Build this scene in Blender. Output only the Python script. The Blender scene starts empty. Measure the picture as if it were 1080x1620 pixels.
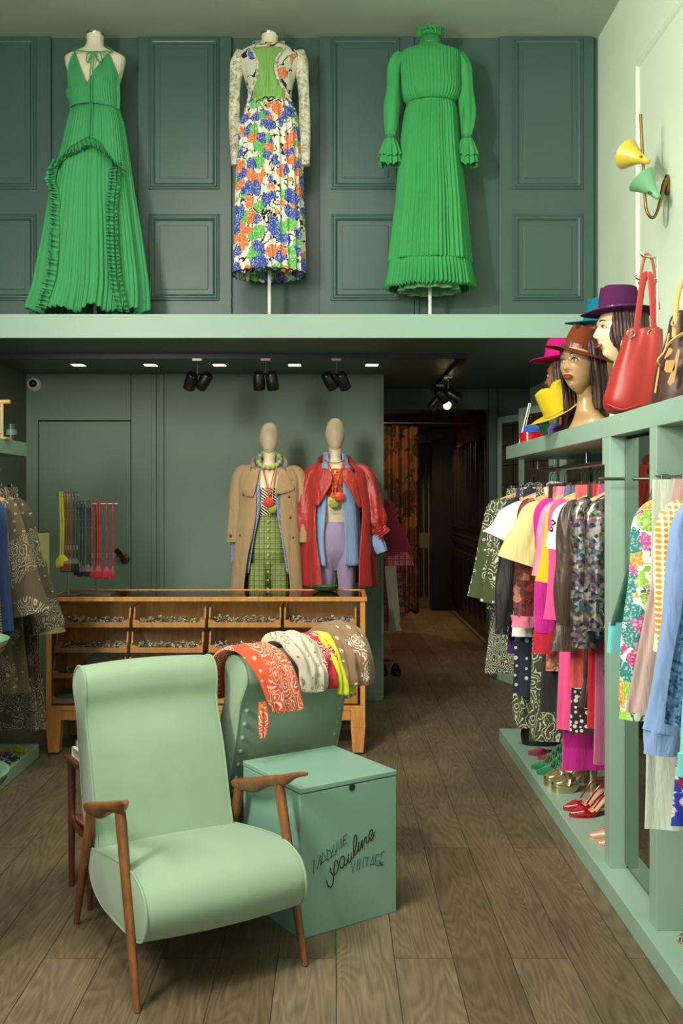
import bpy, math, random
from math import sin, cos, pi, sqrt, radians
from mathutils import Vector, Matrix, noise
random.seed(7)
F = 1507.0; VX = 527.5; VY = 787.0; EYE = 1.5
def at(px, py, d):            # point of the room seen at this spot of the photo, d metres away
    return Vector(((px-VX)*d/F, d, EYE-(py-VY)*d/F))
COL = bpy.context.scene.collection
def lin(c):
    return tuple(((v/255)/12.92 if v/255 <= .04045 else ((v/255+.055)/1.055)**2.4) for v in c)
# ---------------------------------------------------------------- materials
class N:
    def __init__(s, name):
        s.m = bpy.data.materials.new(name); s.m.use_nodes = True
        s.t = s.m.node_tree; s.b = s.t.nodes['Principled BSDF']; s.co = None
    def n(s, typ, **kw):
        nd = s.t.nodes.new(typ)
        for k, v in kw.items(): setattr(nd, k, v)
        return nd
    def l(s, a, b): s.t.links.new(a, b)
    def coord(s):
        if s.co is None: s.co = s.n('ShaderNodeTexCoord')
        return s.co.outputs['Object']
    def mapping(s, sc=(1,1,1), rot=(0,0,0), src=None, loc=(0,0,0)):
        m = s.n('ShaderNodeMapping'); m.inputs['Scale'].default_value = sc; m.inputs['Rotation'].default_value = rot
        m.inputs['Location'].default_value = loc
        s.l(src or s.coord(), m.inputs[0]); return m.outputs[0]
    def noise(s, scale, det=2, src=None, rough=.5, dist=0):
        q = s.n('ShaderNodeTexNoise'); q.inputs['Scale'].default_value = scale; q.inputs['Detail'].default_value = det
        q.inputs['Roughness'].default_value = rough; q.inputs['Distortion'].default_value = dist
        s.l(src or s.coord(), q.inputs[0]); return q
    def vor(s, scale, src=None, feat='F1', rnd=1):
        q = s.n('ShaderNodeTexVoronoi', feature=feat); q.inputs['Scale'].default_value = scale; q.inputs['Randomness'].default_value = rnd
        s.l(src or s.coord(), q.inputs[0]); return q
    def math(s, op, a, b=None, c=None):
        q = s.n('ShaderNodeMath', operation=op)
        for i, v in enumerate((a, b, c)):
            if v is None: continue
            if isinstance(v, (int, float)): q.inputs[i].default_value = v
            else: s.l(v, q.inputs[i])
        return q.outputs[0]
    def ramp(s, fac, stops, interp='LINEAR'):
        q = s.n('ShaderNodeValToRGB'); q.color_ramp.interpolation = interp
        e = q.color_ramp.elements
        while len(e) < len(stops): e.new(.5)
        for i, (p, c) in enumerate(stops): e[i].position = p; e[i].color = (*lin(c), 1)
        s.l(fac, q.inputs[0]); return q.outputs[0]
    def mix(s, fac, a, b, typ='MIX'):
        q = s.n('ShaderNodeMix', data_type='RGBA', blend_type=typ)
        for v, i in ((fac, 0), (a, 6), (b, 7)):
            if isinstance(v, (int, float)): q.inputs[i].default_value = v
            elif isinstance(v, tuple): q.inputs[i].default_value = (*lin(v), 1)
            else: s.l(v, q.inputs[i])
        return q.outputs[2]
    def col(s, v):
        if isinstance(v, tuple): s.b.inputs['Base Color'].default_value = (*lin(v), 1)
        else: s.l(v, s.b.inputs['Base Color'])
    def bump(s, h, strength=.2, dist=.002):
        q = s.n('ShaderNodeBump'); q.inputs['Strength'].default_value = strength; q.inputs['Distance'].default_value = dist
        s.l(h, q.inputs['Height']); s.l(q.outputs[0], s.b.inputs['Normal'])
    def wrinkle(s, fine=600, strength=.25):
        a = s.noise(1, 3, s.mapping((16, 16, 3.2)), .6, .8); b = s.noise(fine, 1)
        h = s.math('ADD', s.math('MULTIPLY', a.outputs[0], 1.0), s.math('MULTIPLY', b.outputs[0], .035)); s.bump(h, strength*2.2, .022)
    def set(s, **kw):
        for k, v in kw.items(): s.b.inputs[k.replace('_', ' ')].default_value = v
def paint(name, c, rough=.45, var=.04, bs=.05):
    s = N(name); nz = s.noise(3, 3)
    a = tuple(max(0, v*(1-var)) for v in c); b = tuple(min(255, v*(1+var)) for v in c)
    s.col(s.mix(nz.outputs[0], a, b)); s.set(Roughness=rough)
    s.bump(s.noise(90, 2).outputs[0], bs, .001); return s.m
def fabric(name, c, rough=.85, sheen=.3, weave=700, var=.07, bs=.25, spec=.3, wr=True):
    s = N(name); a = tuple(v*(1-var) for v in c); b = tuple(min(255, v*(1+var)) for v in c)
    s.col(s.mix(s.noise(7, 4).outputs[0], a, b)); s.set(Roughness=rough)
    s.b.inputs['Sheen Weight'].default_value = sheen; s.b.inputs['Specular IOR Level'].default_value = spec
    (s.wrinkle(weave, bs) if wr else s.bump(s.noise(weave, 1).outputs[0], bs, .001)); return s.m
def satin(name, c, rough=.35): return fabric(name, c, rough, .1, 400, .05, .28, .6)
def metal(name, c, rough=.25):
    s = N(name); s.col(s.mix(s.noise(25, 3).outputs[0], tuple(v*.85 for v in c), c)); s.set(Metallic=1, Roughness=rough); return s.m
def plastic(name, c, rough=.3, coat=0):
    s = N(name); s.col(s.mix(s.noise(5, 2).outputs[0], tuple(v*.96 for v in c), c)); s.set(Roughness=rough, Coat_Weight=coat); return s.m
def wood(name, c1, c2, scale=(30, 30, 2.5), rough=.45, coat=.1):
    s = N(name); v = s.mapping(scale)
    n1 = s.noise(1.2, 5, v, .6, .6); n2 = s.noise(6, 3, v)
    f = s.math('ADD', s.math('MULTIPLY', n1.outputs[0], .75), s.math('MULTIPLY', n2.outputs[0], .25))
    s.col(s.ramp(f, [(.3, c1), (.7, c2)])); s.set(Roughness=rough, Coat_Weight=coat)
    s.bump(f, .12, .002); return s.m
def bandana(name, base, ink=(232, 228, 212), sc=1.0, dens=.5, rough=.8):
    s = N(name)
    w = s.noise(13*sc, 2); vv = s.n('ShaderNodeVectorMath', operation='SCALE'); s.l(w.outputs[1], vv.inputs[0]); vv.inputs[3].default_value = .055/sc
    va = s.n('ShaderNodeVectorMath', operation='ADD'); s.l(s.coord(), va.inputs[0]); s.l(vv.outputs[0], va.inputs[1])
    mp = s.mapping((1, .35, .6), (0, .5, 0), src=va.outputs[0])
    v1 = s.vor(21*sc, mp, rnd=.9); d = v1.outputs['Distance']
    r1 = s.math('GREATER_THAN', s.math('SINE', s.math('MULTIPLY', d, 34)), .74)
    v2 = s.vor(95*sc, s.mapping((1, .3, 1), src=va.outputs[0]), rnd=.6); r2 = s.math('LESS_THAN', v2.outputs['Distance'], .25)
    band_ = s.math('GREATER_THAN', s.math('SINE', s.math('MULTIPLY', d, 17)), .1)
    rings = s.math('MAXIMUM', r1, s.math('MULTIPLY', r2, band_))
    zone = s.math('GREATER_THAN', s.noise(4.2*sc, 1, s.mapping((1, .6, .8))).outputs[0], 1.02-dens)
    v3 = s.vor(19*sc, s.mapping((1, .1, 1)), rnd=.3); q = v3.outputs['Distance']
    dots = s.math('MULTIPLY', s.math('LESS_THAN', q, .17), s.math('GREATER_THAN', s.math('SINE', s.math('MULTIPLY', q, 60)), -.2))
    m = s.math('ADD', s.math('MULTIPLY', rings, zone), s.math('MULTIPLY', dots, s.math('SUBTRACT', 1, zone)))
    b2 = s.mix(s.noise(8, 3).outputs[0], tuple(v*.86 for v in base), tuple(min(255, v*1.08) for v in base))
    s.col(s.mix(s.math('MULTIPLY', m, .85), b2, ink)); s.set(Roughness=rough); s.b.inputs['Sheen Weight'].default_value = .15
    s.wrinkle(500, .25); return s.m
def floral(name, base, cols, sc=14, cover=.5, line=None, rough=.8, warp=.04, stretch=(1, .5, 1)):
    s = N(name)
    w = s.noise(sc*1.6, 2); vv = s.n('ShaderNodeVectorMath', operation='SCALE'); s.l(w.outputs[1], vv.inputs[0]); vv.inputs[3].default_value = warp
    va = s.n('ShaderNodeVectorMath', operation='ADD'); s.l(s.coord(), va.inputs[0]); s.l(vv.outputs[0], va.inputs[1])
    mp = s.mapping(stretch, src=va.outputs[0]); v = s.vor(sc, mp)
    rnd = s.n('ShaderNodeSeparateColor'); s.l(v.outputs['Color'], rnd.inputs[0])
    k = len(cols); c = s.ramp(rnd.outputs[0], [(i/k, cc) for i, cc in enumerate(cols)], 'CONSTANT')
    c2 = s.mix(s.math('GREATER_THAN', s.noise(sc*7, 1).outputs[0], .56), c, s.mix(.45, c, base))
    m = s.math('LESS_THAN', v.outputs['Distance'], cover)
    out = s.mix(m, base, c2)
    if line:
        nn = s.noise(sc*.9, 2, mp); li = s.math('LESS_THAN', s.math('ABSOLUTE', s.math('SUBTRACT', nn.outputs[0], .5)), .022)
        out = s.mix(s.math('MULTIPLY', li, s.math('SUBTRACT', 1, m)), out, line)
    s.col(out); s.set(Roughness=rough); s.wrinkle(500, .22); return s.m
def dots(name, base, ink, sc=25, r=.28, rnd=.15, rough=.8):
    s = N(name); v = s.vor(sc, s.mapping((1, .05, 1)), rnd=rnd)
    s.col(s.mix(s.math('LESS_THAN', v.outputs['Distance'], r), base, ink)); s.set(Roughness=rough); return s.m
def plaid(name, base, c1, c2, c3, sc=28):
    s = N(name); x = s.n('ShaderNodeSeparateXYZ'); s.l(s.coord(), x.inputs[0])
    def st(o, k, ph, th): return s.math('GREATER_THAN', s.math('SINE', s.math('ADD', s.math('MULTIPLY', o, sc*2*pi*k), ph)), th)
    c = s.mix(s.math('MULTIPLY', st(x.outputs[0], 1, 0, .2), .8), base, c1)
    c = s.mix(s.math('MULTIPLY', st(x.outputs[2], 1, 0, .2), .7), c, c1)
    c = s.mix(st(x.outputs[0], 1, 2.6, .93), c, c2); c = s.mix(st(x.outputs[2], 1, 2.6, .93), c, c2)
    c = s.mix(st(x.outputs[0], 1, 4.6, .95), c, c3); c = s.mix(st(x.outputs[2], 1, 4.6, .95), c, c3)
    s.col(c); s.set(Roughness=.8); return s.m
def stripes(name, c1, c2, sc=30, ang=.5, warp=.5):
    s = N(name); w = s.n('ShaderNodeTexWave'); w.inputs['Scale'].default_value = sc; w.inputs['Distortion'].default_value = warp*6
    s.l(s.mapping((1, .1, 1), (0, ang, 0)), w.inputs[0]); s.col(s.mix(s.math('GREATER_THAN', w.outputs[1], .5), c1, c2)); s.set(Roughness=.8); return s.m
def sequin(name, cols, sc=55):
    s = N(name); v = s.vor(sc); r = s.n('ShaderNodeSeparateColor'); s.l(v.outputs['Color'], r.inputs[0])
    k = len(cols); s.col(s.ramp(s.math('ADD', s.math('MULTIPLY', s.noise(9, 2).outputs[0], .7), s.math('MULTIPLY', r.outputs[0], .3)), [(.25+.5*i/k, c) for i, c in enumerate(cols)]))
    s.set(Metallic=.85, Roughness=.22); s.bump(r.outputs[1], .8, .006); return s.m
def floor_mat():
    s = N('oak_planks'); x = s.n('ShaderNodeSeparateXYZ'); s.l(s.coord(), x.inputs[0])
    cb = s.n('ShaderNodeCombineXYZ'); s.l(x.outputs[1], cb.inputs[0]); s.l(s.math('SUBTRACT', x.outputs[0], .008), cb.inputs[1])
    br = s.n('ShaderNodeTexBrick'); br.offset = .37; br.offset_frequency = 2; s.l(cb.outputs[0], br.inputs['Vector'])
    for k, v in (('Scale', 1), ('Mortar Size', .0016), ('Mortar Smooth', .2), ('Brick Width', 1.55), ('Row Height', .19), ('Bias', 0)): br.inputs[k].default_value = v
    br.inputs['Color1'].default_value = (0, 0, 0, 1); br.inputs['Color2'].default_value = (1, 1, 1, 1); br.inputs['Mortar'].default_value = (.5, .5, .5, 1)
    rnd = s.n('ShaderNodeSeparateColor'); s.l(br.outputs['Color'], rnd.inputs[0])
    off = s.n('ShaderNodeCombineXYZ'); s.l(s.math('MULTIPLY', rnd.outputs[0], 37), off.inputs[0]); s.l(s.math('MULTIPLY', rnd.outputs[0], 11), off.inputs[1])
    va = s.n('ShaderNodeVectorMath', operation='ADD'); s.l(s.coord(), va.inputs[0]); s.l(off.outputs[0], va.inputs[1])
    n1 = s.noise(1, 1.5, s.mapping((7.5, 1.0, 1), src=va.outputs[0]), .45, .4)
    con = s.math('SINE', s.math('MULTIPLY', n1.outputs[0], 120)); con = s.math('MULTIPLY_ADD', con, .5, .5)
    n2 = s.noise(1, 5, s.mapping((110, 4, 1), src=va.outputs[0]), .7)
    n3 = s.noise(2.2, 3)
    f = s.math('ADD', s.math('MULTIPLY', con, .11), s.math('MULTIPLY', n2.outputs[0], .5)); f = s.math('ADD', f, s.math('MULTIPLY', n3.outputs[0], .34))
    base = s.ramp(f, [(.3, (80, 71, 55)), (.52, (114, 102, 80)), (.75, (144, 131, 105))])
    c = s.mix(s.math('MULTIPLY', rnd.outputs[0], .55), base, s.mix(1.0, base, (176, 160, 140), 'MULTIPLY'))
    c = s.mix(s.math('MULTIPLY', br.outputs['Fac'], .85), c, (22, 18, 14)); s.col(c)
    s.l(s.math('MULTIPLY_ADD', n2.outputs[0], .25, .36), s.b.inputs['Roughness'])
    h = s.math('SUBTRACT', s.math('ADD', s.math('MULTIPLY', n2.outputs[0], .5), s.math('MULTIPLY', con, .12)), s.math('MULTIPLY', br.outputs['Fac'], 2))
    s.bump(h, .35, .002); return s.m
def glass_mat(name, tint=(253, 254, 253)):
    s = N(name); s.t.nodes.remove(s.b)
    g = s.n('ShaderNodeBsdfGlossy'); g.inputs['Roughness'].default_value = .01
    t = s.n('ShaderNodeBsdfTransparent'); t.inputs[0].default_value = (*lin(tint), 1)
    fr = s.n('ShaderNodeFresnel'); fr.inputs[0].default_value = 1.45
    mx = s.n('ShaderNodeMixShader'); s.l(fr.outputs[0], mx.inputs[0]); s.l(t.outputs[0], mx.inputs[1]); s.l(g.outputs[0], mx.inputs[2])
    s.l(mx.outputs[0], s.t.nodes['Material Output'].inputs[0]); return s.m
def emit(name, c, k):
    s = N(name); s.b.inputs['Emission Color'].default_value = (*lin(c), 1); s.b.inputs['Emission Strength'].default_value = k; s.col(c); return s.m
# ---------------------------------------------------------------- meshes
def cat(p0, p1, p2, p3, t):
    return .5*((2*p1)+(p2-p0)*t+(2*p0-5*p1+4*p2-p3)*t*t+(3*p1-p0-3*p2+p3)*t**3)
def smooth(pts, n):
    pts = [Vector(p) for p in pts]; k = len(pts)
    if k < 3: return [pts[0].lerp(pts[-1], i/(n-1)) for i in range(n)]
    out = []
    for i in range(n):
        u = i/(n-1)*(k-1); j = min(int(u), k-2); t = u-j
        out.append(cat(pts[max(j-1, 0)], pts[j], pts[j+1], pts[min(j+2, k-1)], t))
    return out
def krow(keys, n):           # smooth interpolation of tuples keyed on their first value
    k = len(keys); out = []
    for i in range(n):
        z = keys[0][0]+(keys[-1][0]-keys[0][0])*i/(n-1)
        sgn = 1 if keys[-1][0] > keys[0][0] else -1
        j = 0
        while j < k-2 and (z-keys[j+1][0])*sgn > 0: j += 1
        a, b = keys[j], keys[j+1]; h = b[0]-a[0]; t = (z-a[0])/h if h else 0
        p = keys[j-1] if j > 0 else None; q = keys[j+2] if j+2 < k else None
        row = [z]
        for c in range(1, len(a)):
            s = (b[c]-a[c])/h
            m0 = s if p is None else (((a[c]-p[c])/(a[0]-p[0])+s)/2)
            m1 = s if q is None else (((q[c]-b[c])/(q[0]-b[0])+s)/2)
            if p is not None and ((a[c]-p[c])/(a[0]-p[0]))*s <= 0: m0 = 0
            if q is not None and ((q[c]-b[c])/(q[0]-b[0]))*s <= 0: m1 = 0
            t2, t3 = t*t, t**3
            row.append((2*t3-3*t2+1)*a[c]+(t3-2*t2+t)*h*m0+(-2*t3+3*t2)*b[c]+(t3-t2)*h*m1)
        out.append(tuple(row))
    return out
class MB:
    def __init__(s): s.v = []; s.f = []
    def add(s, vs, fs):
        o = len(s.v); s.v += [Vector(p) for p in vs]; s.f += [tuple(i+o for i in f) for f in fs]; return s
    def box(s, x0, x1, y0, y1, z0, z1):
        vs = [(x, y, z) for x in (x0, x1) for y in (y0, y1) for z in (z0, z1)]
        return s.add(vs, [(0, 1, 3, 2), (4, 6, 7, 5), (0, 4, 5, 1), (2, 3, 7, 6), (0, 2, 6, 4), (1, 5, 7, 3)])
    def prism(s, poly, z0, z1, ax='z'):    # polygon extruded along an axis
        k = len(poly)
        def m(a, b, c): return {'z': (a, b, c), 'y': (a, c, b), 'x': (c, a, b)}[ax]
        vs = [m(a, b, z0) for a, b in poly]+[m(a, b, z1) for a, b in poly]
        return s.add(vs, [tuple(range(k))[::-1], tuple(range(k, 2*k))]+[(i, (i+1) % k, k+(i+1) % k, k+i) for i in range(k)])
    def grid(s, rows, closed=False, caps=False):
        n = len(rows[0]); vs = [p for r in rows for p in r]; fs = []
        for i in range(len(rows)-1):
            for j in range(n if closed else n-1):
                k = (j+1) % n; fs.append((i*n+j, i*n+k, (i+1)*n+k, (i+1)*n+j))
        if caps: fs.append(tuple(range(n))[::-1]); fs.append(tuple(range((len(rows)-1)*n, len(rows)*n)))
        return s.add(vs, fs)
    def tube(s, pts, r, seg=8, n=None, flat=1, up=None, caps=True):
        pts = [Vector(p) for p in pts]; 
        if n: pts = smooth(pts, n)
        k = len(pts); rr = r if isinstance(r, (list, tuple)) else [r]*2
        rows = []; nrm = None
        for i, p in enumerate(pts):
            t = (pts[min(i+1, k-1)]-pts[max(i-1, 0)]).normalized()
            if up is not None: b = Vector(up)
            elif nrm is None: b = Vector((0, 0, 1)) if abs(t.z) < .9 else Vector((1, 0, 0))
            else: b = nrm
            b = (b-t*b.dot(t)).normalized(); nrm = b; c = t.cross(b)
            u = i/(k-1)*(len(rr)-1); j = min(int(u), len(rr)-2); q = rr[j]+(rr[j+1]-rr[j])*(u-j)
            rows.append([p+b*cos(2*pi*a/seg)*q*flat+c*sin(2*pi*a/seg)*q for a in range(seg)])
        return s.grid(rows, True, caps)
    def lathe(s, prof, seg=24, c=(0, 0, 0), M=None, caps=True):
        rows = [[Vector((r*cos(2*pi*a/seg), r*sin(2*pi*a/seg), z)) for a in range(seg)] for r, z in prof]
        if M is not None: rows = [[M @ p for p in r] for r in rows]
        rows = [[p+Vector(c) for p in r] for r in rows]
        return s.grid(rows, True, caps)
    def sphere(s, c, r, seg=16, rings=10):
        r = r if isinstance(r, (tuple, list)) else (r, r, r); rows = []
        for i in range(rings+1):
            p = pi*(.02+.96*i/rings)
            rows.append([Vector((c[0]+r[0]*sin(p)*cos(2*pi*a/seg), c[1]+r[1]*sin(p)*sin(2*pi*a/seg), c[2]+r[2]*cos(p))) for a in range(seg)])
        return s.grid(rows, True, True)
    def loft(s, keys, seg=64, rows=30, folds=(), power=2.0, noise_amp=0, seed=0, caps=False, gapdir=-90, hem=0):
        # keys: (z, cx, cy, rx, ry, fold amplitude[, gap half angle in degrees])
        ks = krow(keys, rows); gap = len(keys[0]) > 6; out = []
        for i, kk in enumerate(ks):
            z, cx, cy, rx, ry, am = kk[:6]; g = radians(kk[6]) if gap else 0; r = []
            last = i == len(ks)-1
            for j in range(seg):
                if gap: th = radians(gapdir)+g+(2*pi-2*g)*j/(seg-1)
                else: th = 2*pi*j/seg
                c, d = cos(th), sin(th)
                e = (abs(c)**power+abs(d)**power)**(-1/power)
                fo = 0
                for kind, n, ph, w, tw in folds:
                    a = n*th+ph+tw*z
                    fo += w*(sin(a) if kind == 's' else (1-2*abs(sin(a/2))**.8))
                if noise_amp: fo += noise_amp*noise.noise(Vector((c*1.7+seed, d*1.7, z*3)))*2
                kx = rx+am*fo; ky = ry+am*fo
                r.append(Vector((cx+kx*e*c, cy+ky*e*d, z+(hem*fo if last else 0))))
            out.append(r)
        return s.grid(out, not gap, caps)
    def xf(s, M): s.v = [M @ v for v in s.v]; return s
    def build(s, name, mat, parent=None, label=None, smoothed=True, bevel=0, sub=0, solid=0, ang=45, loc=None, seg=2):
        me = bpy.data.meshes.new(name); me.from_pydata([tuple(v) for v in s.v], [], s.f); me.validate()
        import bmesh
        b = bmesh.new(); b.from_mesh(me); bmesh.ops.recalc_face_normals(b, faces=b.faces); b.to_mesh(me); b.free()
        me.materials.append(mat)
        if smoothed:
            me.polygons.foreach_set('use_smooth', [True]*len(me.polygons)); me.set_sharp_from_angle(angle=radians(ang))
        o = bpy.data.objects.new(name, me); COL.objects.link(o)
        if parent is not None: o.parent = parent
        if loc is not None: o.location = loc
        if label: o['label'] = label
        if solid: q = o.modifiers.new('thick', 'SOLIDIFY'); q.thickness = solid; q.offset = 0
        if bevel: q = o.modifiers.new('bevel', 'BEVEL'); q.width = bevel; q.segments = seg; q.limit_method = 'ANGLE'; q.angle_limit = radians(35)
        if sub: q = o.modifiers.new('sub', 'SUBSURF'); q.levels = sub; q.render_levels = sub
        return o
def thing(name, label, cate, loc=(0, 0, 0), rz=0, group=None, rot=None):
    o = bpy.data.objects.new(name, None); COL.objects.link(o); o.empty_display_size = .05
    o.location = loc; o.rotation_euler = rot or (0, 0, rz); o['label'] = label; o['category'] = cate
    if group: o['group'] = group
    return o
def tag(o, label, cate, group=None, kind=None):
    o['label'] = label; o['category'] = cate
    if group: o['group'] = group
    if kind: o['kind'] = kind
    return o
def struct(o, kind='structure', label=None):
    o['kind'] = kind
    if label: o['label'] = label
    return o
def sb(name, mat, *boxes, bevel=0, label=None):
    m = MB()
    for b in boxes: m.box(*b)
    return struct(m.build(name, mat, bevel=bevel, smoothed=False), label=label)
def child(root, name, label, cate, group=None, loc=(0, 0, 0), rz=0): pass
def copy_tree(o, parent=None):
    c = o.copy(); COL.objects.link(c)
    if parent is not None: c.parent = parent
    for ch in [x for x in bpy.data.objects if x.parent == o]: copy_tree(ch, c)
    return c
def ruffle(m, path, dirs, width, wave, n, nrm=(0, -1, 0), steps=None, rows=4, seed=0, both=False):
    steps = steps or n*6; P = smooth(path, steps); D = smooth(dirs, steps) if len(dirs) > 1 else [Vector(dirs[0])]*steps
    nv = Vector(nrm); out = []
    for r in range(rows):
        t = r/(rows-1); line = []
        for i in range(steps):
            a = 2*pi*n*i/steps+1.3*noise.noise(Vector((i*.11+seed, seed, 0)))*3
            w = width*(1+.18*noise.noise(Vector((i*.2, seed+3, 0))))
            tan = (P[min(i+1, steps-1)]-P[max(i-1, 0)]).normalized()
            line.append(P[i]+D[i].normalized()*(w*t+.25*wave*t*cos(2*a))+nv*(wave*t*(sin(a)+.6))+tan*wave*.6*t*cos(a))
        out.append(line)
    m.grid(out)
# ---------------------------------------------------------------- palette
M = dict(
 unit=paint('mint_unit_paint', (140, 170, 152), .42), back=paint('sage_wall_paint', (104, 130, 114), .5), dark=paint('deep_green_panel_paint', (62, 90, 82), .38),
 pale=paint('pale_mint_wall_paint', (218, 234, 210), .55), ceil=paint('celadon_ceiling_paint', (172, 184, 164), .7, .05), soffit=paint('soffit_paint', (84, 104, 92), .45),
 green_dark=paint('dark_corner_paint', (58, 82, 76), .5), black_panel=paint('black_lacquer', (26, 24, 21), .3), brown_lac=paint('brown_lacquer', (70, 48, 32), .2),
 leftwall=paint('olive_wall_paint', (92, 106, 86), .55),
 floor=floor_mat(), glass=glass_mat('clear_glass'), oak=wood('golden_oak', (158, 102, 46), (206, 148, 78)), oakin=wood('oak_drawer', (184, 124, 58), (224, 164, 90)),
 walnut=wood('chair_wood', (92, 52, 22), (142, 88, 42), (40, 40, 5)), teak=wood('dark_teak', (82, 42, 22), (122, 68, 40), (40, 40, 6)), beech=wood('beech', (196, 150, 92), (224, 184, 128), (50, 50, 8)),
 seat=fabric('mint_upholstery', (134, 160, 134), .9, .25, 420, .05, .35, .3, False), box=paint('mint_cube_paint', (128, 166, 150), .3, .02),
 brass=metal('aged_brass', (150, 122, 66), .38), chrome=metal('chrome', (215, 218, 215), .12), steel=metal('brushed_steel', (170, 168, 160), .3), blackm=plastic('black_spot_housing', (18, 18, 18), .35),
 cream=plastic('cream_mannequin', (222, 206, 176), .45), linen=fabric('bust_linen', (222, 214, 188), .9, .2), black=plastic('black_ink', (22, 34, 30), .5), white=plastic('white_gloss', (232, 232, 224), .3),
)
def flat_mirror():
    s = N('mirror_glass'); s.set(Metallic=1, Roughness=.03); s.col(s.mix(s.noise(2, 1).outputs[0], (150, 158, 148), (158, 166, 156))); return s.m
M['mirror'] = flat_mirror()
# ================================================================= the room
XL, XR, ZC = -2.27, 1.645, 4.36
sb('floor', M['floor'], (-2.5, 1.8, -1.6, 14, -.06, 0))
sb('ceiling', M['ceil'], (XL-.1, XR+.1, -1.6, 6.0, ZC, ZC+.1))
sb('wall_left', M['leftwall'], (XL-.1, XL, -1.6, 7.2, 0, 4.36))
sb('wall_right', M['pale'], (XR, XR+.1, -1.6, 8.1, 0, 4.36))
# shop front behind the viewpoint: piers and lintel around a wide opening
sb('wall_front', M['pale'], (XL, -2.05, -1.6, -1.5, 0, 4.36), (1.45, XR, -1.6, -1.5, 0, 4.36), (-2.05, 1.45, -1.6, -1.5, 4.0, 4.36), (-2.05, 1.45, -1.6, -1.5, 0, .3))
# moulding on the pale right wall
def mould(name, mat, axis, plane, a0, a1, z0, z1, w=.035, t=.016, sgn=-1):
    m = MB(); rows = []
    for u, h in ((0, 0), (.02, .5), (.12, .75), (.22, .8), (.3, .55), (.36, .5), (.46, .95), (.6, 1), (.75, .8), (.88, .35), (1, .1), (1, 0)):
        i = u*w; p = plane+sgn*t*h
        c = [(a0+i, z0+i), (a1-i, z0+i), (a1-i, z1-i), (a0+i, z1-i)]
        rows.append([Vector((p, q, r)) if axis == 'x' else Vector((q, p, r)) for q, r in c])
    m.grid(rows, True)
    return struct(m.build(name, mat, ang=25))
mould('trim_1', M['pale'], 'x', XR, 1.2, 5.16, 1.9, 3.85)
# loft slab with its light fascia
sb('trim_2', M['unit'], (XL, XR, 5.40, 5.43, 2.405, 2.539), label='mint painted fascia board along the loft edge')
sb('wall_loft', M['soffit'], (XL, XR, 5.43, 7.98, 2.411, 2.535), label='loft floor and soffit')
# upper wall with raised leaves and moulded panels
wu = sb('wall_upper', M['dark'], (XL, XR, 5.93, 6.0, 2.53, 4.36), label='dark green panelled wall above the loft')
UD = 5.9
def ux(px): return (px-VX)*UD/F
def uz(py): return EYE-(py-VY)*UD/F
n = 3
for (a, b) in ((-95, 80), (218, 366), (505, 655), (790, 939)):
    o = sb('trim_%d' % n, M['dark'], (max(ux(a), XL+.002), ux(b), UD, 5.93, 2.53, 4.355), bevel=.003, label='raised dark green panelled leaf on the upper wall'); n += 1
    pa = a+17 if a > 0 else a; pb = b-17 if b != 80 else 58
    if a > 0: pa, pb = {218: (235, 347), 505: (523, 632), 790: (810, 922)}[a]
    for (t0, t1) in ((60, 300), (339, 476)):
        x0 = max(ux(pa), XL+.03)
        mould('trim_%d' % n, M['dark'], 'y', UD, x0, ux(pb), uz(t1), uz(t0), .042, .014, -1); n += 1
        sb('trim_%d' % n, M['dark'], (x0+.07, ux(pb)-.07, UD-.006, UD, uz(t1)+.07, uz(t0)-.07), bevel=.004, label='raised field inside a wall moulding'); n += 1
sb('trim_%d' % n, M['dark'], (ux(147), ux(150), 5.925, 5.93, 2.53, 4.35), (ux(655)+.004, ux(655)+.03, 5.91, 5.93, 2.53, 4.35)); n += 1
# lower back wall with jib door and vertical battens
sb('wall_back', M['back'], (XL, -2.27+.33*.26, 7.04, 7.16, 0, 2.411), (-2.185, -1.50, 7.04, 7.16, 1.5+121*7.04/F+.006, 2.411), (-1.494, .367, 7.04, 7.16, 0, 2.411))
door = MB().box(-2.179, -1.50, 7.043, 7.10, 0, 2.062).build('door_1', M['back'], bevel=.003, smoothed=False); struct(door, label='flush sage green hidden door in the back wall')
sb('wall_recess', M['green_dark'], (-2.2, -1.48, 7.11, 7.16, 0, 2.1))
bz = (250-VX)*7.04/F
sb('trim_%d' % n, M['back'], (bz-.045, bz-.012, 7.022, 7.04, 0, 2.41), (bz+.012, bz+.045, 7.022, 7.04, 0, 2.41), bevel=.004, label='pair of vertical battens on the back wall'); n += 1
sb('trim_%d' % n, M['back'], (.345, .37, 7.03, 7.165, .02, 2.41), bevel=.003, label='corner bead at the end of the back wall'); n += 1
sb('baseboard_back', M['back'], (-1.40, .36, 7.025, 7.04, 0, .07), bevel=.003)
# hand shaped knob
hk = MB(); 
hc = Vector(at(196, 884, 7.0)); hc.y = 7.04
hk.lathe([(.0, 0), (.034, 0), (.036, .006), (.03, .014), (0, .016)], 20, M=Matrix.Rotation(pi/2, 4, 'X'), c=hc)
hb = hk.build('door_handle', M['brass'], door, 'aged brass door knob shaped like a reaching hand')
hp = MB(); base = hc+Vector((0, -.02, 0))
hp.tube([base+Vector((0, 0, 0)), base+Vector((-.012, -.03, .012)), base+Vector((-.03, -.055, .03))], [.02, .022, .026], 12, 8, flat=.6)
for k in range(4):
    s0 = base+Vector((-.04+.012*k, -.055, .042-.004*abs(k-1.5))); L = (.8, 1, .95, .75)[k]
    hp.tube([s0, s0+Vector((-.012, -.012, .024*L)), s0+Vector((-.012, -.03, .04*L)), s0+Vector((-.006, -.045, .042*L))], [.0075, .007, .006], 8, 8)
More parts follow.
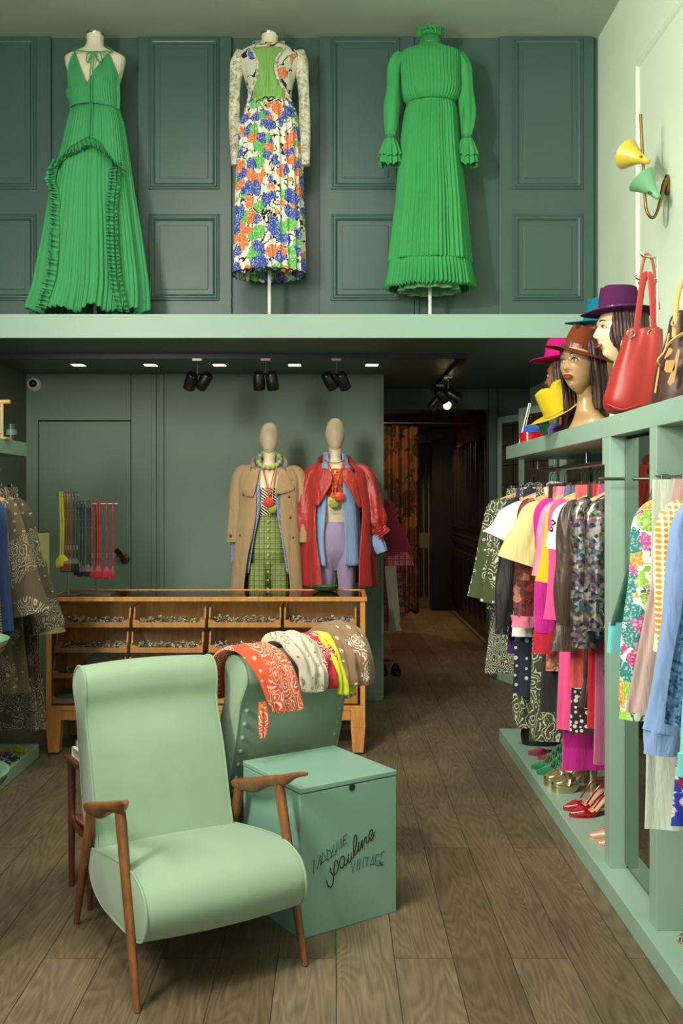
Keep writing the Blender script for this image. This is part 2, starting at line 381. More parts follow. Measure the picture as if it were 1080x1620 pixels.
hp.tube([base+Vector((-.005, -.045, .01)), base+Vector((.012, -.06, .022)), base+Vector((.014, -.078, .036))], [.009, .008, .0065], 8, 6)
hp.build('hand', M['brass'], hb)
# right hand end: dark green wall beside the passage, header and passage
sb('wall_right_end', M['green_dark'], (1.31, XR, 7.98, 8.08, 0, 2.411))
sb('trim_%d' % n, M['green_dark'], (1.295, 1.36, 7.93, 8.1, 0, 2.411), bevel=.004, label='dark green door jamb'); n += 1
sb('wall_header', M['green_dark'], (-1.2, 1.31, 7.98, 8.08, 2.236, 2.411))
sb('wall_passage_right', M['black_panel'], (1.60, 1.66, 8.08, 13.6, 0, 2.5))
sb('wall_passage_left', M['black_panel'], (-1.25, -1.19, 7.16, 13.6, 0, 2.5))
sb('wall_passage_end', M['black_panel'], (-1.2, 1.62, 13.5, 13.6, 0, 2.5))
sb('ceiling_passage', M['brown_lac'], (-1.2, 1.62, 8.0, 13.6, 2.40, 2.46))
# fluted black panelling on the right side of the passage
m = MB(); m2 = MB()
y = 8.2
while y < 13.2:
    m.box(1.555, 1.60, y, y+.30, 1.12, 2.12); m.box(1.555, 1.60, y, y+.30, .16, .84)
    m2.box(1.545, 1.557, y+.05, y+.25, 1.17, 2.07); m2.box(1.545, 1.557, y+.05, y+.25, .21, .79)
    y += .38
m.box(1.56, 1.60, 8.1, 13.4, .93, .99); m.box(1.57, 1.60, 8.1, 13.4, 1.02, 1.04)
struct(m.build('trim_%d' % n, M['black_panel'], bevel=.006, smoothed=False), label='row of black lacquer wall panels in the passage'); n += 1
struct(m2.build('trim_%d' % n, M['black_panel'], bevel=.004, smoothed=False)); n += 1
sb('trim_%d' % n, M['brass'], (1.535, 1.55, 8.1, 13.3, 0, .012), label='thin brass strip along the passage floor'); n += 1
sb('wall_passage_upper', paint('warm_plaster', (122, 88, 54), .5), (1.585, 1.60, 8.1, 13.4, 2.14, 2.40))
pl = paint('grey_panelled', (96, 92, 78), .5)
sb('wall_passage_stub', M['black_panel'], (1.30, 1.60, 12.6, 13.5, 0, 2.42))
# grey slatted door leaf seen past the curtain
gd = MB().box(1.0, 1.30, 12.9, 12.94, 0, 2.2).build('door_2', pl, smoothed=False, bevel=.004); struct(gd, label='grey panelled door leaf at the passage end')
q = MB()
for k in range(4): q.box(1.02+.07*k, 1.06+.07*k, 12.87, 12.9, 1.05, 2.0); q.box(1.02+.07*k, 1.06+.07*k, 12.87, 12.9, .2, .82)
q.build('slat_panel', M['black_panel'], gd, smoothed=False, bevel=.004)
# floral curtain in the passage
cm = floral('brown_floral_curtain', (122, 84, 48), [(70, 44, 30), (150, 108, 62), (88, 56, 36), (60, 52, 30), (140, 84, 52)], 7, .55, (44, 34, 22), .8, .08, (1, .6, 1))
m = MB(); rows = []
for i in range(40):
    z = 2.30-2.08*i/39; r = []
    for j in range(160):
        t = j/159; a = .03+.025*i/39
        r.append(Vector((-.15+1.10*t, 10.6+a*sin(t*70)+.03*sin(t*23+i*.03), z+.008*sin(t*70))))
    rows.append(r)
m.grid(rows)
cu = thing('fitting_room_curtain', 'brown floral curtain hanging in folds across the left side of the passage', 'curtain', (0, 0, 0))
m.build('curtain_cloth', cm, cu, solid=.004)
MB().tube([(-.2, 10.6, 2.33), (1.55, 10.6, 2.33)], .012, 10).build('curtain_rail', M['steel'], cu)
# spot lamps in the ceiling
def emit_spot(loc, target, power, ang, blend=.5, color=(1, .86, .68), size=.03):
    l = bpy.data.lights.new('spot_beam', 'SPOT'); l.energy = power; l.spot_size = radians(ang); l.spot_blend = blend; l.color = color; l.shadow_soft_size = size
    o = bpy.data.objects.new('spot_beam', l); COL.objects.link(o); o.location = loc
    o.rotation_euler = (Vector(target)-Vector(loc)).to_track_quat('-Z', 'Y').to_euler(); return o
glow = emit('warm_led', (255, 226, 180), 9)
for i, px in enumerate((124, 238, 347, 466, 588)):
    X = (px-VX)*6.54/F
    t = thing('recessed_light', ['leftmost rectangular recessed light in the soffit', 'second rectangular recessed light from the left in the soffit', 'middle rectangular recessed light in the soffit', 'second rectangular recessed light from the right in the soffit', 'rightmost rectangular recessed light in the soffit'][i], 'ceiling light', (X, 6.54, 2.411), 0, 'recessed lights in the soffit')
    MB().box(-.052, .052, -.075, -.055, -.004, .002).box(-.052, .052, .055, .075, -.004, .002).box(-.052, -.042, -.055, .055, -.004, .002).box(.042, .052, -.055, .055, -.004, .002).build('frame', M['soffit'], t, smoothed=False)
    MB().box(-.042, .042, -.055, .055, -.003, .001).build('diffuser', glow, t, 'glowing warm diffuser', smoothed=False)
    emit_spot((X, 6.54, 2.40), (X, 6.6, 0), 2.4, 120)
# lighting track and heads
tr = thing('lighting_track', 'thin black lighting track running along the soffit and turning back toward the passage', 'lighting track', (0, 6.05, 2.411))
MB().box(XL+.02, .85, -.018, .018, -.03, 0).build('rail', M['blackm'], tr, smoothed=False)
MB().box(.815, .85, .018, 1.9, -.03, 0).build('rail', M['blackm'], tr, smoothed=False)
def spot_head(X, Y, aim, aims, label, lit=False):
    t = thing('track_spotlight', label, 'spotlight', (X, Y, 2.381), 0, 'black spotlights on the lighting track')
    MB().box(-.03, .03, -.016, .016, -.014, 0).tube([(0, 0, -.01), (0, 0, -.10)], .006, 8).build('stem', M['steel'], t)
    for k, av in enumerate(aims):
        a = Vector(av).normalized(); off = Vector(((-.042, .042)[k] if len(aims) > 1 else 0, 0, -.145))
        Mx = a.to_track_quat('Z', 'Y').to_matrix().to_4x4()
        h = MB().lathe([(.0, -.06), (.03, -.06), (.036, -.052), (.037, -.02), (.0385, -.018), (.0385, .05), (.034, .05), (.031, .035), (.0, .034)], 24, off, Mx).build('lamp_head', M['blackm'], t)
        MB().lathe([(0, .036), (.029, .0365), (.029, .038), (0, .0385)], 20, off, Mx).build('lens', glow if (lit and k == len(aims)-1) else M['steel'], h)
    MB().tube([(-.045, 0, -.11), (0, 0, -.095), (.045, 0, -.11)], .006, 8, 7).build('bracket', M['blackm'], t)
spot_head((312-VX)*6.05/F, 6.05, 0, [(-.35, .7, -.8), (-.6, .55, -.8)], 'leftmost pair of black spotlight heads on the soffit track')
spot_head((420-VX)*6.05/F, 6.05, 0, [(.0, .5, -.95), (.1, .5, -.95)], 'middle pair of black spotlight heads, above the trench coat mannequin')
spot_head((532-VX)*6.05/F, 6.05, 0, [(.5, .6, -.8), (.35, .6, -.8)], 'pair of black spotlight heads above the red coat mannequin')
spot_head(.83, 6.9, 0, [(.5, .4, -.5), (.8, .1, -.5)], 'near spotlight pair on the short return of the track')
spot_head(.83, 7.45, 0, [(-.5, .4, -.6), (.25, -.8, -.4)], 'glowing spotlight pair before the passage opening', True)
# dome camera
t = thing('security_camera', 'small round white dome camera in the upper left corner', 'camera', at(55, 608, 7.04))
MB().lathe([(0, 0), (.055, 0), (.056, .015), (.048, .04), (.036, .05), (.034, .046), (0, .046)], 28, M=Matrix.Rotation(pi/2, 4, 'X')).build('housing', M['white'], t)
MB().sphere((0, -.045, 0), (.03, .025, .03), 20, 12).build('lens', M['blackm'], t, 'black camera lens')
# glazed screen beside the right wall
scr = thing('folding_screen', 'tall folding screen of green framed glazed leaves behind the right rack', 'screen', (0, 0, 0))
tile = N('dark_grid_glass'); bw = tile.n('ShaderNodeTexBrick'); tile.l(tile.mapping((1, 1, 1), (pi/2, 0, 0)), bw.inputs[0]); bw.offset = 0  # dark glossy panes with a brown grid in their colour
for k, v in (('Scale', 1), ('Brick Width', .16), ('Row Height', .16), ('Mortar Size', .003)): bw.inputs[k].default_value = v
bw.inputs['Color1'].default_value = (*lin((92, 88, 72)), 1); bw.inputs['Color2'].default_value = (*lin((100, 92, 74)), 1); bw.inputs['Mortar'].default_value = (*lin((40, 36, 30)), 1)
tile.l(bw.outputs[0], tile.b.inputs[0]); tile.set(Roughness=.08, Metallic=.5)
pts = [(1.36, 7.86), (1.50, 7.5), (1.385, 7.05), (1.53, 6.6), (1.50, 6.25), (1.60, 6.0)]
for i in range(5):
    a, b = Vector((*pts[i], 0)), Vector((*pts[i+1], 0)); L = (b-a).length; an = math.atan2((b-a).y, (b-a).x)
    Mx = Matrix.Translation(a)@Matrix.Rotation(an, 4, 'Z'); H = 2.16
    fr = MB().box(.004, .055, -.015, .015, 0, H).box(L-.055, L-.004, -.015, .015, 0, H).box(.055, L-.055, -.015, .015, H-.055, H).box(.055, L-.055, -.015, .015, 0, .2).xf(Mx).build('leaf', M['unit'], scr, smoothed=False, bevel=.003)
    MB().box(.055, L-.055, -.004, .004, .2, H-.055).xf(Mx).build('pane', tile.m, fr, 'dark pane with grid lines', smoothed=False)
# ================================================================= shelving
su = thing('shelving_unit', 'mint painted clothes unit with shelf, posts and plinth along the right wall', 'shelving unit', (0, 0, 0))
MB().box(1.06, XR-.002, .9, 5.86, 1.734, 1.812).build('top_shelf', M['unit'], su, smoothed=False, bevel=.002)
MB().box(1.02, XR-.002, .9, 5.87, 0, .077).build('plinth', M['unit'], su, smoothed=False, bevel=.004)
MB().box(1.06, 1.125, 3.655, 3.73, .077, 1.734).build('post', M['unit'], su, smoothed=False, bevel=.002)
MB().box(1.06, XR-.002, 3.127, 3.20, .077, 1.734).build('partition', M['unit'], su, smoothed=False, bevel=.002)
MB().box(1.06, 1.64, 3.73, 3.76, 1.63, 1.734).build('shelf_bearer', M['unit'], su, smoothed=False)
MB().box(1.35, 1.64, 5.3, 5.34, 1.69, 1.734).build('shelf_bearer', M['unit'], su, smoothed=False)
mg = MB().box(1.115, 1.122, 3.205, 3.65, .10, 1.72).build('mirror_panel', M['mirror'], su, 'tall mirror panel between the posts', smoothed=False)
MB().tube([(1.10, 3.6, 1.57), (1.0, 3.6, 1.57)], .006, 8).build('peg', M['steel'], su)
MB().tube([(1.22, 3.2, 1.655), (1.22, 5.75, 1.655)], .0125, 12).build('rail', M['steel'], su, 'polished steel hanging rail')
MB().tube([(1.24, .95, 1.655), (1.24, 3.13, 1.655)], .0125, 12).build('rail', M['steel'], su, 'polished steel hanging rail')
for y in (4.6, 5.7, 1.6): MB().tube([(1.22 if y > 3 else 1.24, y, 1.655), (1.22 if y > 3 else 1.24, y, 1.735)], .006, 8).build('rail_bracket', M['steel'], su)
lu = thing('shelving_unit', 'green clothes unit with top shelf and plinth along the left wall', 'shelving unit', (0, 0, 0))
MB().box(XL+.002, -1.75, 1.2, 5.44, 1.734, 1.812).build('top_shelf', M['unit'], lu, smoothed=False, bevel=.002)
MB().box(XL+.002, -1.70, 1.2, 5.50, 0, .077).build('plinth', M['unit'], lu, smoothed=False, bevel=.004)
MB().box(XL+.002, -2.05, 5.38, 5.42, .077, 1.734).build('end_panel', M['back'], lu, smoothed=False)
MB().tube([(-1.88, 1.3, 1.655), (-1.88, 5.36, 1.655)], .0125, 12).build('rail', M['steel'], lu)
for y in (1.8, 3.6, 5.25): MB().tube([(-1.88, y, 1.655), (-1.88, y, 1.735)], .006, 8).build('rail_bracket', M['steel'], lu)
# ================================================================= armchairs
def armchair(label, loc, rz, group):
    t = thing('armchair', label, 'armchair', loc, rz, group)
    W = .535
    # backrest: closed side profile swept across the width, softly crowned
    prof = [(.50, .30), (.535, .40), (.565, .50), (.600, .60), (.640, .69), (.655, .75), (.650, .81), (.662, .862), (.70, .890), (.755, .888), (.800, .855), (.812, .805), (.79, .76), (.762, .71), (.742, .62), (.71, .50), (.675, .39), (.625, .29), (.56, .265)]
    def cush(prof, x0, x1, crown, n=26, corner=.014, cfun=None):
        P = smooth(prof+[prof[0]], 96)[:-1]; cy = sum(p[0] for p in P)/len(P); cz = sum(p[1] for p in P)/len(P); rows = []
        xs = [x0+corner*.0, x0+corner*.25, x0+corner] + [x0+corner+(x1-x0-2*corner)*i/n for i in range(1, n)] + [x1-corner, x1-corner*.25, x1]
        for i, x in enumerate(xs):
            k = min(i, len(xs)-1-i); inset = (corner*.9, corner*.25, 0)[k] if k < 3 else 0
            u = (x-x0)/(x1-x0)*2-1; cr = crown*(1-u*u); r = []
            for p in P:
                d = Vector((0, p[0]-cy, p[1]-cz)); L = d.length; d.normalize(); w = cfun(p) if cfun else 1
                r.append(Vector((x, p[0]+d.y*(cr*w-inset), p[1]+d.z*(cr*w-inset))))
            rows.append(r)
        return MB().grid(rows, True, True), P, cy, cz
    P2 = [Vector((p[0], p[1], 0)) for p in prof]
    m, P, cy, cz = cush([(a, b, 0) for a, b in prof], .018, .018+.505, .012)
    bk = m.build('backrest', M['seat'], t)
    for x in (.022, .519):
        MB().tube([(x, p[0]+(p[0]-cy)*.004, p[1]+(p[1]-cz)*.004) for p in P]+[(x, P[0][0], P[0][1])], .0042, 6).build('piping', M['seat'], bk)
    sp = [(.53, .305), (.40, .33), (.28, .352), (.16, .368), (.07, .366), (.00, .345), (-.035, .30), (-.035, .25), (-.005, .205), (.05, .182), (.15, .168), (.30, .158), (.42, .158), (.52, .185), (.56, .24), (.555, .285)]
    m, Q, sy, sz = cush([(a, b, 0) for a, b in sp], .006, .006+.53, .016)
    st = m.build('seat', M['seat'], t)
    for x in (.010, .532):
        MB().tube([(x, p[0], p[1]) for p in Q]+[(x, Q[0][0], Q[0][1])], .0042, 6).build('piping', M['seat'], st)
    # covered buttons down both rear edges
    for x in (.045, .493):
        for k in range(7):
            z = .36+.055*k; y = .665+(z-.36)*.305
            MB().sphere((x, y+.004, z), (.0095, .009, .0095), 10, 8).build('button', M['seat'], bk)
    for sgn, X in ((-1, -.006), (1, .548)):
        def q(x, y, z): return Vector((X+sgn*x, y, z))
        toe = .036 if sgn < 0 else .006
        arm = [q(toe, -.005, .614), q(toe*.5, .07, .592), q(.0, .16, .558), q(-.002, .27, .522), q(0, .38, .488), q(-.006, .53, .446)]
        m = MB(); A = smooth(arm, 30); rows = []
        for i, p in enumerate(A):
            u = i/29; w = .007+.030*min(1, u*1.7)**1.2*(1-.45*max(0, u-.55)/.45); h = .005+.014*min(1, u*1.6); 
            d = (A[min(i+1, 29)]-A[max(i-1, 0)]).normalized(); s = Vector((1, 0, 0)); s = (s-d*s.dot(d)).normalized(); up = s.cross(d)
            if up.z < 0: up = -up
            lo = h*(1+.9*math.exp(-((u-.38)/.12)**2)+.9*math.exp(-((u-.8)/.14)**2))
            rows.append([p+s*w+up*h*.5, p+s*w*.8+up*h, p-s*w*.8+up*h, p-s*w+up*h*.5, p-s*w*.85-up*lo*.4, p-s*w*.3-up*lo, p+s*w*.3-up*lo, p+s*w*.85-up*lo*.4])
        m.grid(rows, True, True); m.build('armrest', M['walnut'], t, sub=1, ang=80)
        MB().tube([q(-.004, .185, .555), q(-.004, .165, .50), q(-.002, .085, .26), q(.0, .0, .0)], [.017, .0215, .019, .0125], 14, 16, flat=.8).build('leg', M['walnut'], t)
        MB().tube([q(-.004, .495, .455), q(-.004, .52, .38), q(0, .59, .20), q(.0, .67, 0)], [.021, .0215, .018, .012], 14, 16, flat=.8).build('leg', M['walnut'], t)
    MB().box(.03, .51, .50, .53, .20, .235).build('crossbar', M['walnut'], t, bevel=.005)
    MB().box(.03, .51, .12, .15, .172, .20).build('crossbar', M['walnut'], t, bevel=.005)
    return t
armchair('mint green armchair with wooden arms facing the viewer, nothing on it', (-.567, 2.78, 0), radians(29.9), 'mint armchairs')
CH2 = armchair('mint green armchair turned away, with printed pouches draped over its back', (-.385, 4.53, 0), radians(-143.8), 'mint armchairs')
# printed drawstring pouches over the far chair's back
def drape(name, label, mat, x, w, path, cate='pouch', cords=None, seed=0, puff=.016, twist=0, handle=None):
    root = thing(name, label, cate, (-.385, 4.53, 0), radians(-143.8), 'printed cotton pouches on the chair back')
    P = smooth([(0, a, b) for a, b in path], 46); m = MB(); rows = []
    for i, p in enumerate(P):
        d = (P[min(i+1, 45)]-P[max(i-1, 0)]).normalized(); nn = Vector((0, -d.z, d.y)); nn = -nn if nn.dot(p-Vector((0, .74, .76))) < 0 else nn
        u = i/45; r = []
        cx = x+twist*(u-.5); hw = w/2*(.80+.25*sin(pi*u)**.5+.06*noise.noise(Vector((u*4, seed, 0))))
        for j in range(40):
            a = 2*pi*j/40; s = cos(a); q = abs(sin(a))**.6*(1 if sin(a) > 0 else -1)
            th = (puff*(1+.9*noise.noise(Vector((s*2.2+seed, u*5, seed))))+.005*sin(s*11+seed+u*3)) if q > 0 else .003
            r.append(Vector((cx+hw*s+.01*noise.noise(Vector((u*6, s, seed+5))), p.y, p.z))+nn*(th*(q if q > 0 else q)+.006))
        rows.append(r)
    m.grid(rows, True, True); b = m.build('pouch_cloth', mat, root, sub=1)
    e = P[-1]
    if handle:
        MB().tube([(x+handle, e.y+.012, e.z+.05), (x+handle+.012, e.y+.03, e.z-.02), (x+handle+.005, e.y+.03, e.z-.075), (x+handle-.012, e.y+.028, e.z-.02), (x+handle-.01, e.y+.012, e.z+.05)], .006, 8, 26, flat=1.6).build('wrist_loop', mat, root)
    return root
roll = [(.60, .70), (.625, .80), (.66, .875), (.72, .912), (.78, .90), (.825, .86), (.838, .80), (.83, .75)]
m_or = bandana('orange_bandana', (224, 78, 34), (238, 226, 206), 1.3, .55); m_ec = bandana('ecru_bandana', (196, 186, 168), (90, 80, 66), 1.3, .4)
m_rd = bandana('red_bandana', (176, 24, 36), (236, 216, 206), 1.5, .5); m_li = bandana('lime_bandana', (198, 204, 34), (244, 244, 228), 1.4, .3); m_br = bandana('brown_bandana', (128, 100, 72), (232, 224, 206), 1.3, .45)
drape('orange_pouch', 'orange bandana print pouch with a wrist loop, at the left of the chair back', m_or, .455, .17, [(.575, .70), (.60, .78), (.645, .87), (.72, .915), (.79, .90), (.845, .84), (.862, .76), (.86, .69)], seed=1, twist=-.17, handle=.04)
drape('ecru_pouch', 'off-white speckled pouch folded between the orange and the red one', m_ec, .285, .13, [(.62, .80), (.66, .885), (.72, .93), (.79, .925), (.85, .88), (.872, .82), (.868, .755)], seed=4, puff=.03, twist=-.06)
drape('red_pouch', 'crimson bandana pouch squeezed between the off-white and lime ones', m_rd, .19, .085, [(.66, .885), (.72, .925), (.79, .915), (.845, .87), (.862, .81), (.858, .755)], seed=7, puff=.022, twist=-.05)
drape('lime_pouch', 'lime yellow pouch folded beside the brown one on the chair back', m_li, .125, .10, [(.63, .83), (.68, .91), (.74, .935), (.80, .92), (.85, .87), (.868, .80), (.862, .725)], seed=9, puff=.024, twist=-.05)
drape('brown_pouch', 'brown bandana print pouch, rightmost on the chair back', m_br, .06, .145, [(.62, .85), (.67, .925), (.74, .955), (.81, .94), (.87, .88), (.888, .81), (.88, .765)], seed=12, puff=.032, twist=-.03)
# ================================================================= lettered cube
cu = thing('display_cube', 'mint painted cube box lettered on its front, in front of the far armchair', 'box', (-.113, 3.227, 0), math.atan2(.223, .34))
S, H = .407, .513
cb = MB().box(0, S, .0, .413, 0, .492).build('body', M['box'], cu, smoothed=False, bevel=.003)
MB().box(-.001, S+.001, -.001, .414, .4945, H).build('lid', M['box'], cu, smoothed=False, bevel=.003)
cx = .407*.52
MB().lathe([(0, 0), (.0125, 0), (.0125, .0015), (0, .0015)], 24, (cx, -.0008, .483), Matrix.Rotation(pi/2, 4, 'X')).build('finger_hole', M['black'], cb, 'dark round finger hole')
fx, fy = .835*0+.34/.4066, .223/.4066
def face(zx, zy):
    px, py = 470+zx/7.2, 1300+zy/7.2; k = (px-VX)/F      # X = k*Y on the view ray; point = corner + s*(fx,fy)
    s = (k*3.227+.113)/(fx-k*fy); d = 3.227+s*fy
    return s, EYE-(py-VY)*d/F
def strokes(name, label, lines, mat, w, y=-.0012, dx=0, dz=0, curved=False):
    m = MB()
    for L in lines:
        P = [face(*p) for p in L]; P = [Vector((a+dx, y, b+dz)) for a, b in P]
        if curved and len(P) > 2: P = smooth(P, len(P)*7)
        m.tube(P, w, 6, up=(0, 1, 0), flat=.35)
    m.build(name, mat, cb, label)
ink = plastic('faded_green_black_ink', (34, 58, 48), .5); inkb = plastic('black_script_ink', (16, 26, 24), .4); inkw = plastic('pale_script_edge', (150, 178, 152), .5)
strokes('lettering', 'thin capitals MADAME', [[(183, 592), (188, 430), (225, 545), (262, 375), (268, 500)], [(270, 500), (290, 345), (343, 440)], [(278, 470), (330, 425)], [(335, 318), (352, 437), (378, 415), (388, 370), (372, 328), (335, 318)], [(385, 402), (410, 258), (440, 360), (385, 402)], [(443, 345), (450, 222), (474, 315), (500, 185), (506, 300)], [(568, 138), (526, 168), (520, 272), (568, 234)], [(524, 215), (556, 200)]], ink, .0014)
strokes('lettering', 'thin capitals VINTAGE', [[(614, 450), (628, 575), (660, 452)], [(690, 428), (678, 555)], [(706, 546), (714, 412), (744, 520), (756, 395)], [(768, 412), (822, 398)], [(800, 405), (790, 506)], [(826, 500), (862, 380), (870, 490)], [(838, 488), (868, 480)], [(936, 380), (912, 366), (894, 390), (886, 440), (898, 492), (922, 502), (940, 470), (938, 440), (912, 446)], [(992, 336), (958, 350), (950, 410)], [(975, 458), (948, 464), (946, 498), (986, 490)], [(946, 480), (970, 477)]], ink, .0014)
script = [[(335, 670), (345, 720), (378, 742), (405, 700), (414, 600), (420, 500), (425, 452), (450, 445), (466, 490), (456, 560), (430, 600), (400, 598), (376, 562), (378, 522)],
 [(538, 402), (512, 392), (486, 430), (482, 495), (502, 527), (527, 498), (540, 410), (536, 480), (552, 492), (572, 440), (582, 365)], [(582, 365), (578, 440), (592, 462), (612, 420), (622, 350), (616, 405), (630, 408), (652, 340), (674, 230), (668, 150), (648, 180), (640, 300), (650, 375), (676, 352), (694, 300), (700, 230), (697, 318), (712, 318), (738, 205), (736, 300), (764, 205), (782, 172), (784, 238), (808, 222), (846, 150), (856, 95), (832, 100), (814, 160), (828, 212), (856, 190), (878, 112)]]
strokes('lettering', 'pale outline behind the script word', script, inkw, .0022, -.0008, .0035, -.0018, True)
strokes('lettering', 'black script word pauline', script, inkb, .0024, -.0014, 0, 0, True)
# ================================================================= wooden side table with books
R = Vector((-1.01, 3.675, 0)); st = thing('side_table', 'dark teak side table with a magazine rack, behind the near armchair', 'side table', R, math.atan2(.51, .86))
# local x runs along the long side away behind the chair, local -y toward the viewer
WX, WY = .36, -.245
for (x, y) in ((0, 0), (0, WY), (WX, 0), (WX, WY)):
    MB().tube([(x, y, .485), (x, y, .25), (x, y, 0)], [.016, .0145, .010], 12, 8).build('leg', M['teak'], st)
MB().box(-.02, WX+.02, WY-.03, .03, .486, .504).build('table_top', M['teak'], st, smoothed=False, bevel=.005)
for x in (0, WX):
    MB().tube([(x, 0, .46), (x, -.012, .30), (x, -.04, .262), (x, WY/2, .245), (x, WY+.04, .262), (x, WY+.012, .30), (x, WY, .46)], .011, 10, 40).build('side_frame', M['teak'], st)
MB().box(-.005, WX+.005, WY+.035, -.035, .245, .255).build('rack_shelf', M['teak'], st, smoothed=False)
def book(name, label, x0, x1, y0, y1, z0, th, col, rz=0, group='books on the side table'):
    L = Matrix.Translation(R)@Matrix.Rotation(math.atan2(.51, .86), 4, 'Z'); c = L@Vector(((x0+x1)/2, (y0+y1)/2, z0))
    b = thing(name, label, 'book', c, math.atan2(.51, .86)+rz, group); w, h = (x1-x0)/2, (y1-y0)/2
    cm = plastic('book_cover', col, .4)
    MB().box(-w, w, -h, h, 0, .0025).box(-w, w, -h, h, th-.0025, th).box(-w, w, h-.003, h, 0, th).build('cover', cm, b, smoothed=False)
    MB().box(-w+.004, w-.004, -h+.003, h-.003, .0025, th-.0025).build('pages', paint('paper', (226, 222, 206), .9), b, smoothed=False)
book('book', 'thick white book on top of the side table, lower of the two', .0, .26, -.20, .0, .504, .036, (236, 234, 226))
book('book', 'thinner grey and white book on top of the side table, upper of the two', .02, .24, -.17, .0, .541, .024, (140, 142, 138), .1)
book('magazine', 'magazine with a dark cover lying in the rack under the side table', .02, .3, -.19, -.05, .256, .02, (72, 74, 60))
book('magazine', 'magazine with a red and white cover on top of the stack in the rack', .0, .27, -.2, -.05, .277, .016, (176, 70, 58), .05)
# ================================================================= haberdashery counter
ct = thing('display_counter', 'golden oak shop counter with glazed front and scoop drawers of jewellery', 'display counter', (0, 0, 0))
X0, X1, Y0, Y1, ZT = -1.675, .185, 5.55, 6.03, .92
for (x, y) in ((X0, Y0), (X1-.085, Y0), (X0, Y1-.06), (X1-.085, Y1-.06)):
    MB().box(x, x+.085, y, y+.06, .155, .26).grid([[Vector((x+a*.085+(.012 if a == 0 else -.012)*(1-k), y+b*.06, .155*k+.0)) for a, b in ((0, 0), (1, 0), (1, 1), (0, 1))] for k in (0.08, 1)], True, True).build('leg', M['oak'], ct, smoothed=False, bevel=.002)
MB().box(X0+.085, X1-.085, Y0+.005, Y0+.035, .20, .258).build('apron', M['oak'], ct, smoothed=False, bevel=.002)
MB().box(X0, X1, Y0, Y1, .258, .285).build('bottom_board', M['oak'], ct, smoothed=False, bevel=.002)
for (x, y) in ((X0, Y0), (X1-.03, Y0), (X0, Y1-.03), (X1-.03, Y1-.03)): MB().box(x, x+.03, y, y+.03, .285, ZT-.012).build('corner_post', M['oak'], ct, smoothed=False, bevel=.002)
MB().box(X0-.01, X1+.01, Y0-.01, Y0+.022, ZT-.025, ZT).box(X0-.01, X1+.01, Y1-.022, Y1+.01, ZT-.025, ZT).box(X0-.01, X0+.015, Y0, Y1, ZT-.025, ZT).box(X1-.015, X1+.01, Y0, Y1, ZT-.025, ZT).build('top_frame', M['oak'], ct, smoothed=False, bevel=.002)
MB().box(X0+.016, X1-.016, Y0+.022, Y1-.022, ZT-.012, ZT-.005).build('glass_top', M['glass'], ct, smoothed=False)
MB().box(X0+.03, X1-.03, Y0+.008, Y0+.012, .285, ZT-.025).build('front_glass', M['glass'], ct, smoothed=False)
MB().box(X1-.012, X1-.008, Y0+.03, Y1-.03, .285, ZT-.025).build('side_glass', M['glass'], ct, smoothed=False)
MB().box(X0+.03, X1-.03, Y1-.02, Y1-.01, .285, ZT-.025).build('back_panel', M['oakin'], ct, smoothed=False)
MB().box(X0+.006, X0+.012, Y0+.03, Y1-.03, .285, ZT-.025).build('side_panel', M['oakin'], ct, smoothed=False)
NC = 4; cw = (X1-X0-.08)/NC
rowz = [.735, .588, .44, .293]; rowy = [Y0+.055, Y0+.046, Y0+.037, Y0+.028]
gem = floral('mixed_gems', (170, 150, 96), [(214, 190, 120), (60, 52, 44), (226, 222, 206), (120, 96, 60), (200, 196, 186), (70, 90, 90)], 60, 2, None, .25, .0, (1, 1, 1)); gem.node_tree.nodes['Principled BSDF'].inputs['Metallic'].default_value = .15
gem2 = floral('silver_and_red_gems', (120, 116, 108), [(220, 220, 214), (150, 40, 34), (46, 42, 40), (240, 236, 226), (96, 84, 66), (176, 176, 180)], 60, 2, None, .25, .0, (1, 1, 1)); gem2.node_tree.nodes['Principled BSDF'].inputs['Metallic'].default_value = .1
grey = plastic('grey_paper', (120, 128, 130), .6)
rn = ['top', 'second', 'third', 'bottom']; cn = ['far left', 'left centre', 'right centre', 'far right']
